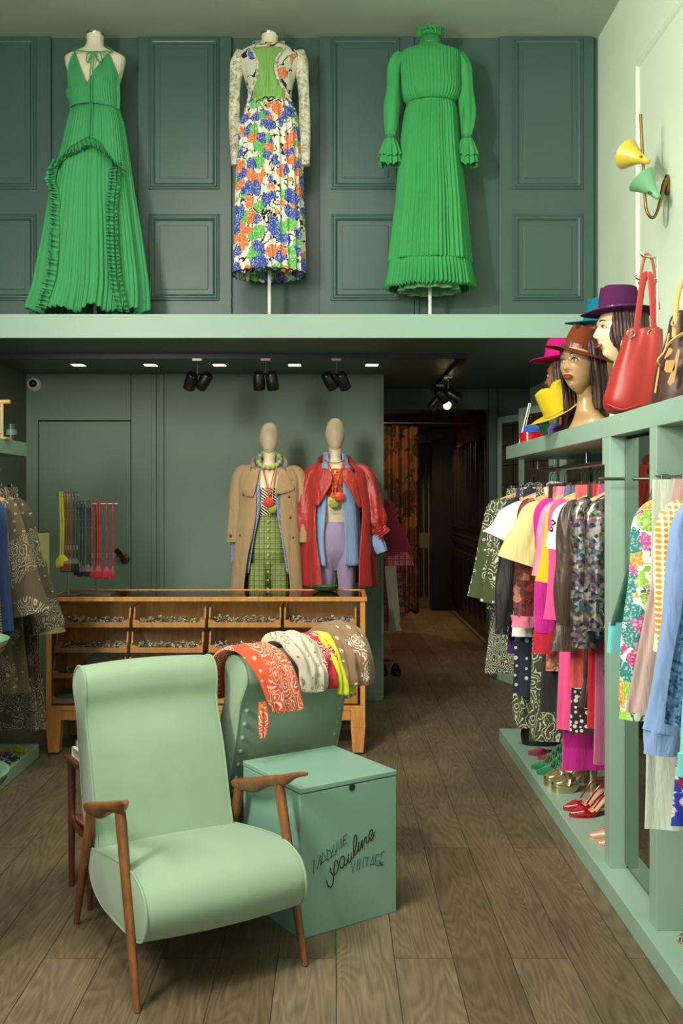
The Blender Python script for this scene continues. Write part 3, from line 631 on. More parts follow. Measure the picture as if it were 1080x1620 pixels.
for r in range(4):
    for c in range(NC):
        xa = X0+.04+c*cw+.008-(.012*r if c < 2 else -.002*r); xb = xa+cw-.018; z = rowz[r]; y = rowy[r]; h = .118
        d = MB()
        def scoop(x, t=.010):   # curved side cheek
            poly = [(y, z), (y, z+.046), (y+.022, z+.056), (y+.032, z+.082), (y+.040, z+h), (y+.30, z+h), (y+.30, z)]
            d.prism(poly, x, x+t, 'x')
        scoop(xa); scoop(xb-.010)
        lip = [(xa, z), (xa, z+.046), (xa+.03, z+.044), (xa+.045, z+.030), (xb-.045, z+.030), (xb-.03, z+.044), (xb, z+.046), (xb, z)]
        d.prism(lip, y-.004, y+.010, 'y'); d.box(xa, xb, y, y+.30, z, z+.008); d.box(xa, xb, y+.29, y+.30, z, z+h)
        d.build('drawer', M['oakin'], ct, smoothed=False, bevel=.0015)
        rnd = random.Random(r*7+c); g = MB()
        if r == 3 and c == 0:
            pp = thing('paper_stack', 'stack of grey paper in the bottom far left drawer', 'paper', (xa+.1, y+.12, z+.009))
            for k in range(5): MB().box(-.07, .07, -.07, .10, k*.008, k*.008+.006).build('sheet_bundle', grey, pp, smoothed=False)
            continue
        nb = 150 if r < 2 else 60
        for k in range(nb):
            X = rnd.uniform(xa+.02, xb-.02); Yy = rnd.uniform(y+.014, y+.14); hh = z+.014+.022*rnd.random()+.014*noise.noise(Vector((X*9, Yy*9, r)))+(Yy-y)*.12
            s = rnd.uniform(.005, .0095)
            if rnd.random() < .75: g.sphere((X, Yy, hh), (s, s*.9, s*.8), 6, 4)
            else: g.tube([(X+s*2*cos(a*.9), Yy+s*1.2*sin(a*.9), hh+s*.4*sin(a)) for a in range(8)], s*.28, 5)
        g.box(xa+.011, xb-.011, y+.012, y+.28, z+.008, z+.018)
        o = g.build('jewellery', gem if (r+c) % 3 else gem2, None); tag(o, 'loose beads and trinkets filling the %s drawer of the %s row in the counter' % (cn[c], rn[r]), 'jewellery', 'trinkets in the counter drawers', 'stuff')
        if r == 2 and c == 0:
            tag(MB().sphere((xa+.24, y+.12, z+.08), (.07, .05, .05), 24, 14).build('rolled_scarf', bandana('khaki_scarf', (96, 88, 62)), None), 'round khaki bundle at the right of the third far left drawer', 'scarf')
# glass bowl on the counter
bo = thing('glass_bowl', 'small green glass dish on the counter top before the red coat', 'bowl', (at(514, 931, 5.95).x, 5.95, ZT-.004))
MB().lathe([(.0, 0), (.04, 0), (.075, .012), (.09, .034), (.086, .034), (.07, .014), (.0, .008)], 32, M=Matrix.Scale(.7, 4, (0, 1, 0))).build('dish', plastic('green_glass', (52, 78, 42), .1, .5), bo)
MB().lathe([(0, .022), (.066, .024), (.066, .027), (0, .028)], 28, M=Matrix.Scale(.7, 4, (0, 1, 0))).build('inlay', plastic('mint_inlay', (140, 204, 160), .2), bo, 'pale mint inside')
# stands with bandana cord necklaces
def stand(label, x0, x1, zb, y, post):
    t = thing('necklace_stand', label, 'display stand', ((x0+x1)/2, y, ZT-.004), 0, 'steel necklace stands'); w = (x1-x0)/2
    MB().box(-w*.8, w*.8, -.06, .06, 0, .004).build('base', M['steel'], t, smoothed=False)
    MB().tube([(post, 0, .004), (post, 0, zb-ZT)], .005, 8).build('post', M['steel'], t)
    MB().tube([(-w, 0, zb-ZT), (w, 0, zb-ZT)], .0055, 10).build('crossbar', M['steel'], t)
D1, D2 = 5.80, 5.70
stand('steel T-bar stand holding the crimson cord necklaces', at(118, 796, D1).x, at(186, 796, D1).x, at(0, 796, D1).z, D1, 0)
stand('steel T-bar stand holding the brown and yellow cord necklaces', at(90, 782, D2).x, at(126, 782, D2).x, at(0, 782, D2).z, D2, 0)
m_cr = bandana('crimson_bandana', (156, 16, 40), (200, 120, 126), 3.2, .5); m_nv = bandana('navy_bandana', (30, 46, 54), (170, 180, 176), 3.2, .4); m_gn = bandana('dark_green_bandana', (34, 52, 34), (190, 196, 176), 3.2, .5)
m_bn = bandana('rust_bandana', (112, 66, 36), (220, 200, 170), 3.2, .5); m_yl = bandana('yellow_bandana', (196, 186, 54), (110, 110, 60), 3.2, .3); m_bk = bandana('black_bandana', (28, 26, 26), (200, 200, 190), 3.2, .5)
def necklace(px, d, ytop, ybot, mat, pouchw, label, sp=.010, pm=None):
    p0 = at(px, ytop, d); p1 = at(px, ybot, d)
    t = thing('pouch_necklace', label, 'necklace', (p0.x, d, p0.z), 0, 'bandana cord necklaces on the counter stands'); L = p0.z-p1.z
    MB().tube([(0, .008, -L*.8), (0, .011, -.1), (0, .009, 0), (0, 0, .009), (0, -.009, 0), (sp*.5, -.011, -.1), (sp, -.014, -L*.5), (sp*.3, -.014, -L*.86)], .0052, 7, 44).build('cord', mat, t)
    if pouchw:
        m = MB(); rows = []
        for i in range(9):
            u = i/8; w = pouchw*(.35+.65*min(1, u*2.2))*(1 if u < .9 else .93); rows.append([Vector((w/2*cos(a)+sp*.3, -.016+.010*sin(a)*(1 if 0 < i < 8 else .3), -L*.84-.075*u)) for a in [2*pi*j/20 for j in range(20)]])
        m.grid(rows, True, True).build('pouch', pm or mat, t)
for i, px in enumerate((146, 154, 158, 169, 179)):
    necklace(px, D1, 796, 914+(i % 2)*2, m_cr, (.03, .036, .034, .05, .026)[i], 'crimson bandana necklace with a small pouch, %s of the crimson ones' % ('leftmost', 'second from left', 'middle', 'second from right', 'rightmost')[i], .006)
for i, px in enumerate((122, 127, 132, 138, 142)):
    necklace(px, D1, 796, 908+(i % 2)*3, m_nv if i else m_bk, .04, 'dark navy cord necklace, %s of the navy ones' % ('leftmost', 'second from left', 'middle', 'second from right', 'rightmost')[i], .006, m_bk)
for i, (px, mm, pw, pm, nm) in enumerate(((95, m_yl, 0, None, 'yellow cord necklace at the very left of its stand'), (99, m_yl, .085, plastic('lime_leather', (204, 200, 50), .5), 'yellow cord necklace ending in a lime yellow pouch'), (103, m_bn, .06, None, 'rust brown cord necklace next to the yellow ones'), (107, m_bn, .055, None, 'rust brown cord necklace in the middle of its stand'), (111, m_bn, .06, None, 'rust brown cord necklace beside the green one'), (116, m_gn, .06, None, 'dark green bandana necklace with a pouch'), (121, m_gn, .05, m_bk, 'dark green bandana necklace at the right end of its stand'))):
    necklace(px, D2, 782, 900+(5 if pw < .08 else -4), mm, pw, nm, .010, pm)
# small standing mirror and wire easel left of the necklaces
mm_ = thing('table_mirror', 'narrow standing mirror with a painted yellow reflection at the left end of the counter', 'mirror', (at(66, 0, 5.78).x, 5.80, ZT-.004), 1.05)
MB().box(-.05, .05, -.004, .004, .02, .37).build('glass', plastic('painted_yellow_reflection', (196, 196, 130), .25), mm_, smoothed=False)  # yellow reflection painted as the plain colour of the pane
MB().box(-.055, -.05, -.006, .006, 0, .372).box(.05, .055, -.006, .006, 0, .372).box(-.055, .055, -.006, .006, .37, .376).build('frame', M['steel'], mm_, smoothed=False)
ea = thing('wire_easel', 'thin wire easel at the left end of the counter beside the yellow pouch', 'easel', (at(82, 0, 5.72).x, 5.70, ZT-.004))
MB().tube([(-.03, 0, .20), (0, 0, .01), (.02, 0, .005), (-.05, .02, .002)], .0028, 6).tube([(.02, 0, .005), (.09, .05, .03)], .0028, 6).build('wire', M['steel'], ea)
# ================================================================= garments helpers
def sleeve(m, path, rad, depth=.6, seg=28, n=36, wr=.12, seed=0, rings=0):
    P = smooth(path, n); k = len(P); R = krow([(i/(len(rad)-1), r) for i, r in enumerate(rad)], n); rows = []; b0 = None
    for i, p in enumerate(P):
        t = (P[min(i+1, k-1)]-P[max(i-1, 0)]).normalized(); b = Vector((0, 1, 0)); b = (b-t*b.dot(t)).normalized(); c = t.cross(b); r = []
        for a in range(seg):
            th = 2*pi*a/seg; q = R[i][1]*(1+wr*noise.noise(Vector((cos(th)*1.5+seed, sin(th)*1.5, i*.10)))*2+wr*.5*sin(5*th+seed+i*.12)+rings*sin(i*1.9+sin(th)*2))
            r.append(p+c*cos(th)*q+b*sin(th)*q*depth)
        rows.append(r)
    m.grid(rows, True, True); return m
def front(keys, x, z):
    ks = sorted(keys, key=lambda k: -k[0])
    for a, b in zip(ks, ks[1:]):
        if a[0] >= z >= b[0]: t = (a[0]-z)/(a[0]-b[0]) if a[0] != b[0] else 0; k = [a[i]+(b[i]-a[i])*t for i in range(6)]; break
    else: k = ks[0] if z > ks[0][0] else ks[-1]
    u = max(-.97, min(.97, (x-k[1])/k[3])); return k[2]-(k[4]+k[5]*.5)*sqrt(1-u*u)
def patch(m, keys, rows, off, nx=16, n=24, thick=0):
    R = krow(rows, n); out = []
    for z, xa, xb in R: out.append([Vector((xa+(xb-xa)*j/(nx-1), front(keys, xa+(xb-xa)*j/(nx-1), z)-off, z)) for j in range(nx)])
    m.grid(out); return m
def near(fg, py, dy): return EYE-(py-VY)*(fg.d-dy)/F-fg.z0
def nearx(fg, px, dy): return (px-VX)*(fg.d-dy)/F-fg.X
class Fig:      # turns measured widths of a garment standing d metres away into local sizes
    def __init__(s, px, d, z0): s.px = px; s.d = d; s.z0 = z0; s.k = d/F; s.X = (px-VX)*s.k
    def x(s, px): return (px-s.px)*s.k
    def z(s, py): return EYE-(py-VY)*s.k-s.z0
    def p(s, px, py, y):
        v = at(px, py, s.d+y); return Vector((v.x-s.X, y, v.z-s.z0))
    def keys(s, rows): return [(s.z(r[0]), (s.x(r[1])+s.x(r[2]))/2, r[3], (s.x(r[2])-s.x(r[1]))/2)+tuple(r[4:]) for r in rows]
green1 = fabric('emerald_chiffon', (64, 150, 94), .8, .0, 500, .05, .1); green2 = fabric('kelly_green_chiffon', (56, 146, 80), .8, .0, 500, .05, .1)
# ================================================================= three dressed busts on the loft
LZ = 2.539
def bust(fg, label, rows):
    t = thing('dress_form', label, 'dress form', (fg.X, fg.d, LZ), 0, 'dress forms on the loft')
    MB().lathe([(0, 0), (.13, 0), (.13, .006), (.02, .012), (0, .012)], 32).build('base', M['steel'], t)
    MB().tube([(0, 0, .01), (0, 0, 1.0)], .011, 12).build('pole', M['white'], t)
    ks = fg.keys(rows); MB().loft(ks, 48, 60, power=2.2, caps=True).build('bust', M['linen'], t)
    z = ks[0][0]; MB().lathe([(0, z-.002), (.050, z-.002), (.053, z+.004), (.053, z+.016), (.046, z+.022), (0, z+.022)], 32, (ks[0][1], 0, 0)).build('neck_cap', M['chrome'], t)
    return t, ks
def bustrows(c, s=1):
    return [(57, c-13, c+13, 0, .050, 0), (72, c-14, c+14, 0, .052, 0), (80, c-21, c+21, 0, .060, 0), (86, c-38*s, c+38*s, 0, .07, 0), (93, c-48*s, c+48*s, 0, .085, 0), (104, c-46*s, c+46*s, 0, .10, 0), (125, c-40*s, c+40*s, 0, .112, 0), (160, c-30, c+30, 0, .088, 0), (205, c-40, c+40, 0, .11, 0), (240, c-38, c+38, 0, .10, 0)]
fg = Fig(150, 5.68, LZ); b1, bk1 = bust(fg, 'cream dress form wearing the green plunging halter gown, leftmost on the loft', bustrows(150.5))
t = thing('gown', 'emerald green pleated halter gown with ruffles, leftmost on the loft', 'dress', (fg.X, fg.d, LZ), 0, 'gowns shown on the loft')
rows = [(146, 106, 188, 0, .125, .002), (152, 106, 188, 0, .125, .002), (170, 112, 188, 0, .108, .002), (200, 108, 196, -.01, .125, .003), (235, 101, 201, -.01, .14, .004), (270, 92, 206, -.02, .15, .005), (320, 83, 213, -.03, .16, .007), (370, 77, 220, -.04, .165, .010), (420, 69, 226, -.045, .17, .013), (460, 63, 230, -.05, .175, .016), (498, 52, 230, -.05, .18, .020)]
k1 = fg.keys(rows); gl = MB().loft(k1, 420, 90, folds=(('p', 62, 0, .6, .05), ('s', 9, 1, 1.2, .6), ('s', 14, 2, .6, -.5)), power=2.1, hem=.012)
gl.build('skirt', green1, t, solid=.002, ang=180)
bod = fg.keys([(80, 104, 196, 0, .088, 0), (93, 102, 199, 0, .094, 0), (104, 104, 197, 0, .108, 0), (128, 107, 189, 0, .124, 0), (172, 112, 188, 0, .12, 0)])
for rr, sd in (([(83, 117, 121), (95, 112, 126), (110, 108, 132), (125, 107.5, 137), (140, 107, 143), (165, 110, 147)], 1), ([(83, 171, 175), (95, 165, 180), (110, 156, 186), (125, 148, 188), (140, 141, 189), (165, 145, 188)], -1)):
    m = MB(); R = krow([(near(fg, a, .11), nearx(fg, b, .06), nearx(fg, c, .06)) for a, b, c in rr], 50); out = []
    for i, (z, xa, xb) in enumerate(R):
        out.append([Vector((xa+(xb-xa)*j/69, front(bod, xa+(xb-xa)*j/69, z)-.010-.004*abs(sin(j*.62+i*.10*sd)), z)) for j in range(70)])
    m.grid(out).build('bodice_panel', green1, t, solid=.003, ang=180)
m = MB().tube([fg.p(x, y, -.112) for x, y in ((119, 84), (121, 80), (132, 81), (146, 82), (160, 82), (171, 81), (173, 84))], .004, 8, 30)
for a, b in ((118, 108), (174, 187)): m.tube([fg.p(a, 84, -.105), fg.p(a+(2 if a > 150 else -1)*1.5, 78, -.06), fg.p(a+(6 if a < 150 else -6), 74, .0)], .004, 8, 12)
m.tube([fg.p(x, y, yy) for x, y, yy in ((147, 82, -.12), (138, 86, -.135), (137, 97, -.135), (141, 96, -.13), (146, 83, -.125))], .004, 8, 24)
m.tube([fg.p(x, y, yy) for x, y, yy in ((148, 82, -.12), (158, 83, -.135), (161, 96, -.13), (155, 96, -.13), (149, 83, -.125))], .004, 8, 24)
m.tube([fg.p(x, y, yy) for x, y, yy in ((146, 83, -.13), (143, 110, -.14), (141, 140, -.15), (142, 175, -.145), (140, 216, -.155))], .0035, 8, 30)
m.tube([fg.p(x, y, yy) for x, y, yy in ((149, 83, -.13), (147, 110, -.14), (145, 140, -.15), (146, 175, -.145), (145, 214, -.155))], .0035, 8, 30)
m.build('tie_strings', green1, t)
def onskirt(px, py, off=.012):
    x, z = nearx(fg, px, .13), near(fg, py, .15); return Vector((x, front(k1, x, z)-off, z))
m = MB(); ruffle(m, [onskirt(*p) for p in ((101, 252), (104, 240), (112, 232), (126, 226), (142, 218), (158, 224), (168, 238), (178, 252), (186, 262))], [(-.6, -.3, -.8), (0, -.3, -1), (.3, -.3, -1), (.8, -.3, -.5)], .070, .024, 22, seed=1)
m.build('ruffle', green1, t, solid=.002)
m = MB(); ruffle(m, [onskirt(*p, .015) for p in ((100, 250), (91, 265), (88, 285), (96, 305), (99, 330), (100, 360), (99, 400), (96, 440), (88, 470), (80, 494))], [(-.9, 0, -.3), (-.9, 0, .3), (-.8, 0, .2)], .052, .024, 40, seed=2)
m.build('ruffle', green1, t, solid=.002)
m = MB(); ruffle(m, [onskirt(*p, .015) for p in ((186, 258), (185, 290), (183, 330), (184, 370), (186, 410), (190, 450), (198, 496))], [(-1, -.3, 0), (-.9, -.3, .3)], .036, .024, 38, seed=3)
ruffle(m, [onskirt(*p, .013) for p in ((186, 258), (186, 290), (184, 330), (185, 370), (188, 410), (193, 450), (202, 496))], [(1, -.3, 0), (.9, -.3, .3)], .026, .02, 38, seed=5)
m.build('ruffle', green1, t, solid=.002)
# --- flowered dress
fg = Fig(426, 5.68, LZ); b2, bk2 = bust(fg, 'cream dress form wearing the flowered dress with lace sleeves, middle of the loft', bustrows(426.5, 1.0))
t = thing('flowered_dress', 'blue, orange and green flowered dress with lace sleeves, middle of the loft', 'dress', (fg.X, fg.d, LZ), 0, 'gowns shown on the loft')
fl = floral('flower_print', (226, 222, 206), [(42, 74, 168), (42, 74, 168), (222, 112, 44), (84, 180, 76), (42, 74, 168), (222, 112, 44), (84, 180, 76)], 18, .6, (24, 26, 34), .8, .04, (1, .45, .85))
fl2 = floral('flower_print_bodice', (206, 206, 188), [(42, 74, 168), (222, 112, 44), (206, 206, 188), (84, 180, 76), (42, 74, 168)], 13, .42, (24, 26, 34), .8, .05, (1, .45, .85))
lace = floral('cream_lace', (196, 192, 168), [(222, 218, 198), (150, 146, 122), (212, 208, 186)], 46, .48, (120, 116, 94), .9, .02)
k2 = fg.keys([(160, 393, 461, 0, .098, .002), (175, 388, 466, 0, .11, .006), (205, 380, 472, -.01, .13, .009), (250, 377, 476, -.015, .14, .011), (300, 375, 477, -.02, .15, .012), (360, 373, 479, -.02, .155, .013), (400, 372, 480, -.02, .16, .014), (437, 371, 480, -.02, .165, .016)])
MB().loft(k2, 320, 60, folds=(('p', 26, .4, .8, .15), ('s', 9, 1, .35, .5)), power=2.2, hem=.012).build('skirt', fl, t, solid=.003, ang=180)
kb = fg.keys([(76, 398, 455, 0, .075, 0), (82, 384, 468, 0, .083, 0), (90, 380, 473, 0, .097, 0), (104, 384, 469, 0, .114, 0), (125, 388, 465, 0, .126, 0), (150, 392, 461, 0, .108, 0), (164, 393, 461, 0, .100, 0)])
MB().loft(kb, 64, 40, power=2.3).build('bodice', fl2, t, solid=.002)
m = MB(); patch(m, kb, [(near(fg, y, .10), fg.x(a), fg.x(b)) for y, a, b in ((73, 401, 448), (88, 406, 442), (100, 411, 436), (115, 411, 436), (130, 408, 441), (142, 402, 449), (157, 398, 456))], .006, 24)
lime = fabric('lime_lurex', (122, 172, 84), .45, .2, 160, .1, .7); m.build('front_panel', lime, t, solid=.003)
for s, pts in ((0, ((401, 74), (407, 86), (412, 100), (412, 115), (408, 130), (401, 142), (396, 156))), (1, ((449, 74), (442, 86), (436, 100), (436, 115), (441, 130), (450, 142), (458, 156)))):
    m = MB(); ruffle(m, [Vector((fg.x(a), front(kb, fg.x(a), near(fg, b, .1))-.008, near(fg, b, .1))) for a, b in pts], [((-1, 1)[s], 0, .1)], .018, .004, 16, rows=3); m.build('lace_trim', lace, t, solid=.002)
m = MB()
for i in range(6):
    a = 397+10*i; m.tube([Vector((fg.x(a+j*10/6), front(kb, fg.x(a+j*10/6), near(fg, 156, .1))-.012, near(fg, 155+4*abs(i-2.5)-3*sin(pi*j/6), .1))) for j in range(7)], .0032, 6)
m.build('waist_edging', plastic('black_edging', (22, 24, 24), .7), t); m = MB()
for i in range(4):
    a = 401+12*i; m.tube([Vector((fg.x(a+j*2), front(kb, fg.x(a+j*2), fg.z(78))-.012, near(fg, 75+3*sin(pi*j/6), .08))) for j in range(7)], .003, 6)
m.build('neck_edging', plastic('black_edging2', (22, 24, 24), .7), t); m = MB()
hemP = []
for j in range(241):
    th = 2*pi*j/240; z, cx, cy, rx, ry = k2[-1][:5]; hemP.append(Vector((cx+(rx+.012)*cos(th), cy+(ry+.012)*sin(th), z-.004+.010*abs(sin(j*.39)))))
m.tube(hemP, .004, 6); m.build('scalloped_edging', plastic('black_trim', (22, 24, 24), .7), t)
m = sleeve(MB(), [fg.p(384, 84, .0), fg.p(376, 105, 0), fg.p(372, 140, -.01), fg.p(371, 190, -.02), fg.p(374, 262, -.03)], [.045, .048, .036, .032, .034, .030], .8, wr=.05, seed=1); m.build('sleeve', lace, t, 'cream lace sleeve')
m = sleeve(MB(), [fg.p(469, 84, .0), fg.p(476, 105, 0), fg.p(480, 140, -.01), fg.p(482, 190, -.02), fg.p(482, 262, -.03)], [.045, .048, .036, .032, .034, .030], .8, wr=.05, seed=2); m.build('sleeve', lace, t, 'cream lace sleeve')
m = MB(); ruffle(m, [fg.p(401, 78, -.05), fg.p(400, 70, .0), fg.p(412, 68, .05), fg.p(440, 68, .05), fg.p(450, 70, 0), fg.p(448, 78, -.05)], [(0, 0, 1)], .015, .004, 14, rows=3); m.build('collar', lace, t, solid=.002)
# --- high necked green dress
fg = Fig(680, 5.68, LZ); b3, bk3 = bust(fg, 'cream dress form wearing the high necked green dress, rightmost on the loft', bustrows(680))
t = thing('high_neck_dress', 'bright green long sleeved pleated dress with a ruffled high neck, rightmost on the loft', 'dress', (fg.X, fg.d, LZ), 0, 'gowns shown on the loft')
k3 = fg.keys([(163, 645, 719, 0, .10, .002), (175, 642, 722, 0, .115, .006), (210, 637, 724, -.01, .13, .008), (260, 632, 728, -.015, .145, .009), (310, 628, 733, -.02, .155, .011), (360, 622, 737, -.025, .16, .013), (418, 615, 742, -.03, .17, .014)])
MB().loft(k3, 420, 60, folds=(('p', 56, .4, .6, .1), ('s', 8, 1, .7, .6), ('s', 13, 1, .3, -.6)), power=2.1).build('skirt', green2, t, solid=.002, ang=180)
k4 = fg.keys([(417, 615, 742, -.03, .170, .006), (436, 613, 745, -.03, .175, .012), (458, 609, 748, -.03, .182, .018)])
MB().loft(k4, 420, 14, folds=(('p', 64, 0, .9, .0), ('s', 9, 1, .3, .6)), power=2.1, hem=.01).build('hem_flounce', green2, t, solid=.002, ang=180)
k5 = fg.keys([(445, 634, 722, -.02, .13, .008), (463, 632, 725, -.02, .135, .016)]); MB().loft(k5, 160, 8, folds=(('s', 12, 0, 1, 0),)).build('underskirt', fabric('pale_green_voile', (108, 172, 110)), t, solid=.002)
kb = fg.keys([(72, 664, 697, 0, .055, 0), (78, 650, 710, 0, .07, .001), (84, 636, 726, 0, .092, .003), (95, 632, 728, 0, .11, .004), (120, 634, 727, 0, .13, .005), (145, 636, 727, -.005, .135, .005), (157, 639, 724, -.005, .128, .005), (165, 646, 718, 0, .105, .003)])
MB().loft(kb, 360, 50, folds=(('p', 52, .2, .9, .4),), power=2.4).build('bodice', green2, t, solid=.002, ang=180)
MB().loft(fg.keys([(58, 666, 694, 0, .052, 0), (73, 662, 698, 0, .058, 0)]), 40, 6).build('neck_band', satin('green_satin', (34, 120, 70), .4), t, solid=.003)
m = MB()
for zz, rr in ((60, .054), (55, .056)):
    P = [Vector((rr*cos(a*.2618), rr*sin(a*.2618), fg.z(zz))) for a in range(25)]
    ruffle(m, P, [Vector((cos(a*.2618), sin(a*.2618), .55)) for a in range(25)], .030, .012, 22, (0, 0, 1), seed=zz)
m.build('neck_ruffle', green2, t, solid=.002)
for s, xs in ((0, ((634, 88), (624, 110), (621, 150), (619, 185), (617, 216))), (1, ((724, 88), (734, 110), (738, 150), (740, 185), (738, 216)))):
    m = sleeve(MB(), [fg.p(a, b, -.01*i) for i, (a, b) in enumerate(xs)], [.040, .046, .042, .046, .044, .028], .85, 40, 40, .11, seed=s); m.build('sleeve', green2, t)
    a, b = xs[-1]; c = fg.p(a, b, -.04); m = MB(); m.tube([c+Vector((0, 0, .006)), c-Vector((0, 0, .012))], .029, 24); 
    m.build('cuff', satin('green_satin_cuff', (34, 120, 70), .4), t); m = MB()
    for k, (L, w0) in enumerate(((.17, 0), (.12, .3))):
        rw = []
        for i in range(12):
            u = i/11; rr = .026+.035*u**.7+k*.004
            rw.append([c+Vector((rr*cos(q)*(1+.16*sin(11*q+w0)*u), rr*.8*sin(q)*(1+.16*sin(11*q+w0)*u), -.01-L*u*(.94+.06*sin(3*q))+.004*u*sin(11*q))) for q in [2*pi*j/132 for j in range(132)]])
        m.grid(rw, True)
    m.build('cuff_ruffle', green2, t, solid=.002)
# ================================================================= two dressed mannequins behind the counter
D = 6.45
red = satin('scarlet_coat_cloth', (158, 34, 26), .45); tan = fabric('trench_gabardine', (158, 134, 98), .8, .2, 600, .05); denim = fabric('pale_blue_oxford', (128, 156, 198), .85, .2, 500, .08); lilac = fabric('lilac_knit', (150, 136, 168), .85)
blues = dots('blue_speckled_shirt', (112, 126, 166), (190, 196, 214), 90, .3, .6); bro = plastic('horn_button', (62, 36, 22), .3)
def mannequin(cpx, label, head):
    fg = Fig(cpx, D, 0); t = thing('mannequin', label, 'mannequin', (fg.X, D, 0), 0, 'egg headed mannequins behind the counter')
    MB().lathe([(0, 0), (.17, 0), (.17, .008), (.02, .014), (0, .014)], 36).build('base', M['steel'], t)
    MB().tube([(.0, .0, .01), (0, 0, 1.0)], .012, 12).build('pole', M['steel'], t)
    zc = fg.z(head[1]); h = (head[3]-head[2])/2*fg.k; m = MB(); rw = []
    for i in range(33):
        p = pi*(.015+.97*i/32); v = cos(p); w = sin(p)**.9*(1-.22*max(0, -v)**1.3+.02*v); rw.append([])
        for j in range(40):
            a = 2*pi*j/40; c, s = cos(a), sin(a); r = 1+.05*math.exp(-((a-1.5*pi)/.16)**2)*(1-v*v)
            rw[-1].append(Vector((fg.x(head[0])+.066*w*c*r, .084*w*s*r-.004*(1-v), zc+h*v)))
    m.grid(rw, True, True)
    zb = fg.z(head[3]); m2 = MB().loft([(zb+.05, fg.x(head[0]), .012, .046, .050, 0), (zb-.01, fg.x(head[0]), .012, .044, .048, 0), (zb-.06, 0, .01, .050, .055, 0), (zb-.085, 0, .0, .085, .065, 0), (1.70, 0, 0, .13, .075, 0), (1.64, 0, 0, .15, .090, 0), (1.54, 0, -.005, .145, .112, 0), (1.46, 0, -.005, .14, .108, 0), (1.34, 0, 0, .115, .088, 0), (1.24, 0, 0, .105, .08, 0), (1.12, 0, 0, .11, .08, 0), (1.06, 0, 0, .09, .06, 0)], 44, 80, caps=True)
    h_ = m.build('head', M['cream'], t); m2.build('torso', M['cream'], t)
    for s in (-1, 1): MB().loft([(1.12, s*.065, 0, .042, .05, 0), (.8, s*.07, 0, .042, .05, 0), (.55, s*.08, 0, .05, .056, 0), (.35, s*.08, 0, .045, .052, 0), (.12, s*.08, 0, .03, .034, 0)], 24, 30, caps=True).build('leg', M['cream'], t)
    return fg, t
def cl(fg, name, label, cate, grp='clothes on the two mannequins'): return thing(name, label, cate, (fg.X, D, 0), 0, grp)
def trousers(fg, rows, legs, mat, root, folds=(('s', 5, 0, 1, .5),)):
    MB().loft(fg.keys(rows), 60, 24, folds=folds, caps=True).build('waist_and_seat', mat, root)
    for lg in legs: MB().loft(fg.keys(lg), 40, 30, folds=folds, caps=True).build('trouser_leg', mat, root)
# trench coat figure
fg, mq = mannequin(425, 'egg headed mannequin dressed in a beige trench coat, left of the two', (426, 694, 668, 719))
t = cl(fg, 'zebra_top', 'black and cream zebra striped top on the trench coat mannequin', 'top')
MB().loft(fg.keys([(772, 396, 456, 0, .122, 0), (790, 398, 453, 0, .118, 0), (818, 400, 450, 0, .10, 0)]), 44, 14).build('top_cloth', stripes('zebra_stripe', (226, 214, 186), (28, 26, 24), 20, .9, .35), t, solid=.003)
t = cl(fg, 'plaid_trousers', 'yellow and green tartan trousers under the trench coat', 'trousers')
pm = plaid('green_tartan', (186, 190, 84), (70, 148, 92), (160, 70, 46), (34, 70, 60), 28)
trousers(fg, [(813, 402, 452, 0, .105, 0), (840, 396, 456, 0, .128, .002), (870, 394, 458, 0, .13, .004), (890, 396, 456, 0, .11, .005), (915, 406, 446, .02, .05, .004)], [[(890, 391, 428, 0, .12, .004), (940, 389, 426, 0, .10, .006), (1060, 388, 424, 0, .09, .008)], [(890, 425, 460, 0, .12, .004), (940, 428, 461, 0, .10, .006), (1060, 429, 462, 0, .09, .008)]], pm, t)
m = MB()
for y in range(824, 940, 13): m.sphere((fg.x(426), -.142, fg.z(y)), (.007, .004, .007), 10, 6)
m.build('button', plastic('yellow_button', (222, 206, 70), .4), t)['kind'] = 'stuff'
t = cl(fg, 'speckled_shirt', 'blue speckled shirt worn open under the trench coat', 'shirt')
kS = fg.keys([(738, 404, 446, 0, .075, .0, 48), (746, 388, 464, 0, .100, .0, 34), (765, 384, 468, -.005, .135, .002, 20), (800, 386, 466, -.005, .140, .003, 19), (850, 384, 468, -.005, .150, .004, 30), (905, 380, 470, -.005, .16, .005, 42)])
MB().loft(kS, 90, 40, folds=(('s', 9, 0, 1, 1),)).build('shirt_body', blues, t, solid=.004)
for cr_ in ([(fg.z(722), fg.x(408), fg.x(414)), (fg.z(738), fg.x(405), fg.x(415)), (fg.z(752), fg.x(404), fg.x(410))], [(fg.z(724), fg.x(438), fg.x(444)), (fg.z(738), fg.x(438), fg.x(449)), (fg.z(754), fg.x(442), fg.x(449))]): patch(MB(), kS, cr_, .004, 6).build('collar', blues, t, solid=.005)
sleeve(MB(), [fg.p(372, 845, -.02), fg.p(371, 865, -.03), fg.p(370, 888, -.035)], [.026, .028, .026], .7, 20, 12, .1).build('cuff', blues, t)
t = cl(fg, 'trench_coat', 'beige double breasted trench coat worn open on the left mannequin', 'coat')
kC = fg.keys([(737, 400, 450, .005, .080, .0, 62), (741, 388, 463, .0, .098, .0, 46), (750, 380, 472, .0, .118, .001, 36), (775, 378, 475, -.01, .148, .003, 24), (800, 378, 475, -.01, .155, .004, 22), (840, 374, 477, -.01, .165, .006, 25), (880, 370, 480, -.01, .175, .008, 32), (935, 366, 484, -.01, .185, .010, 36), (1000, 364, 487, -.01, .19, .012, 38)])
MB().loft(kC, 150, 70, folds=(('s', 7, 0, .7, .6), ('s', 12, 1, .5, 1.2)), power=2.3, noise_amp=.3).build('coat_body', tan, t, solid=.006, ang=180)
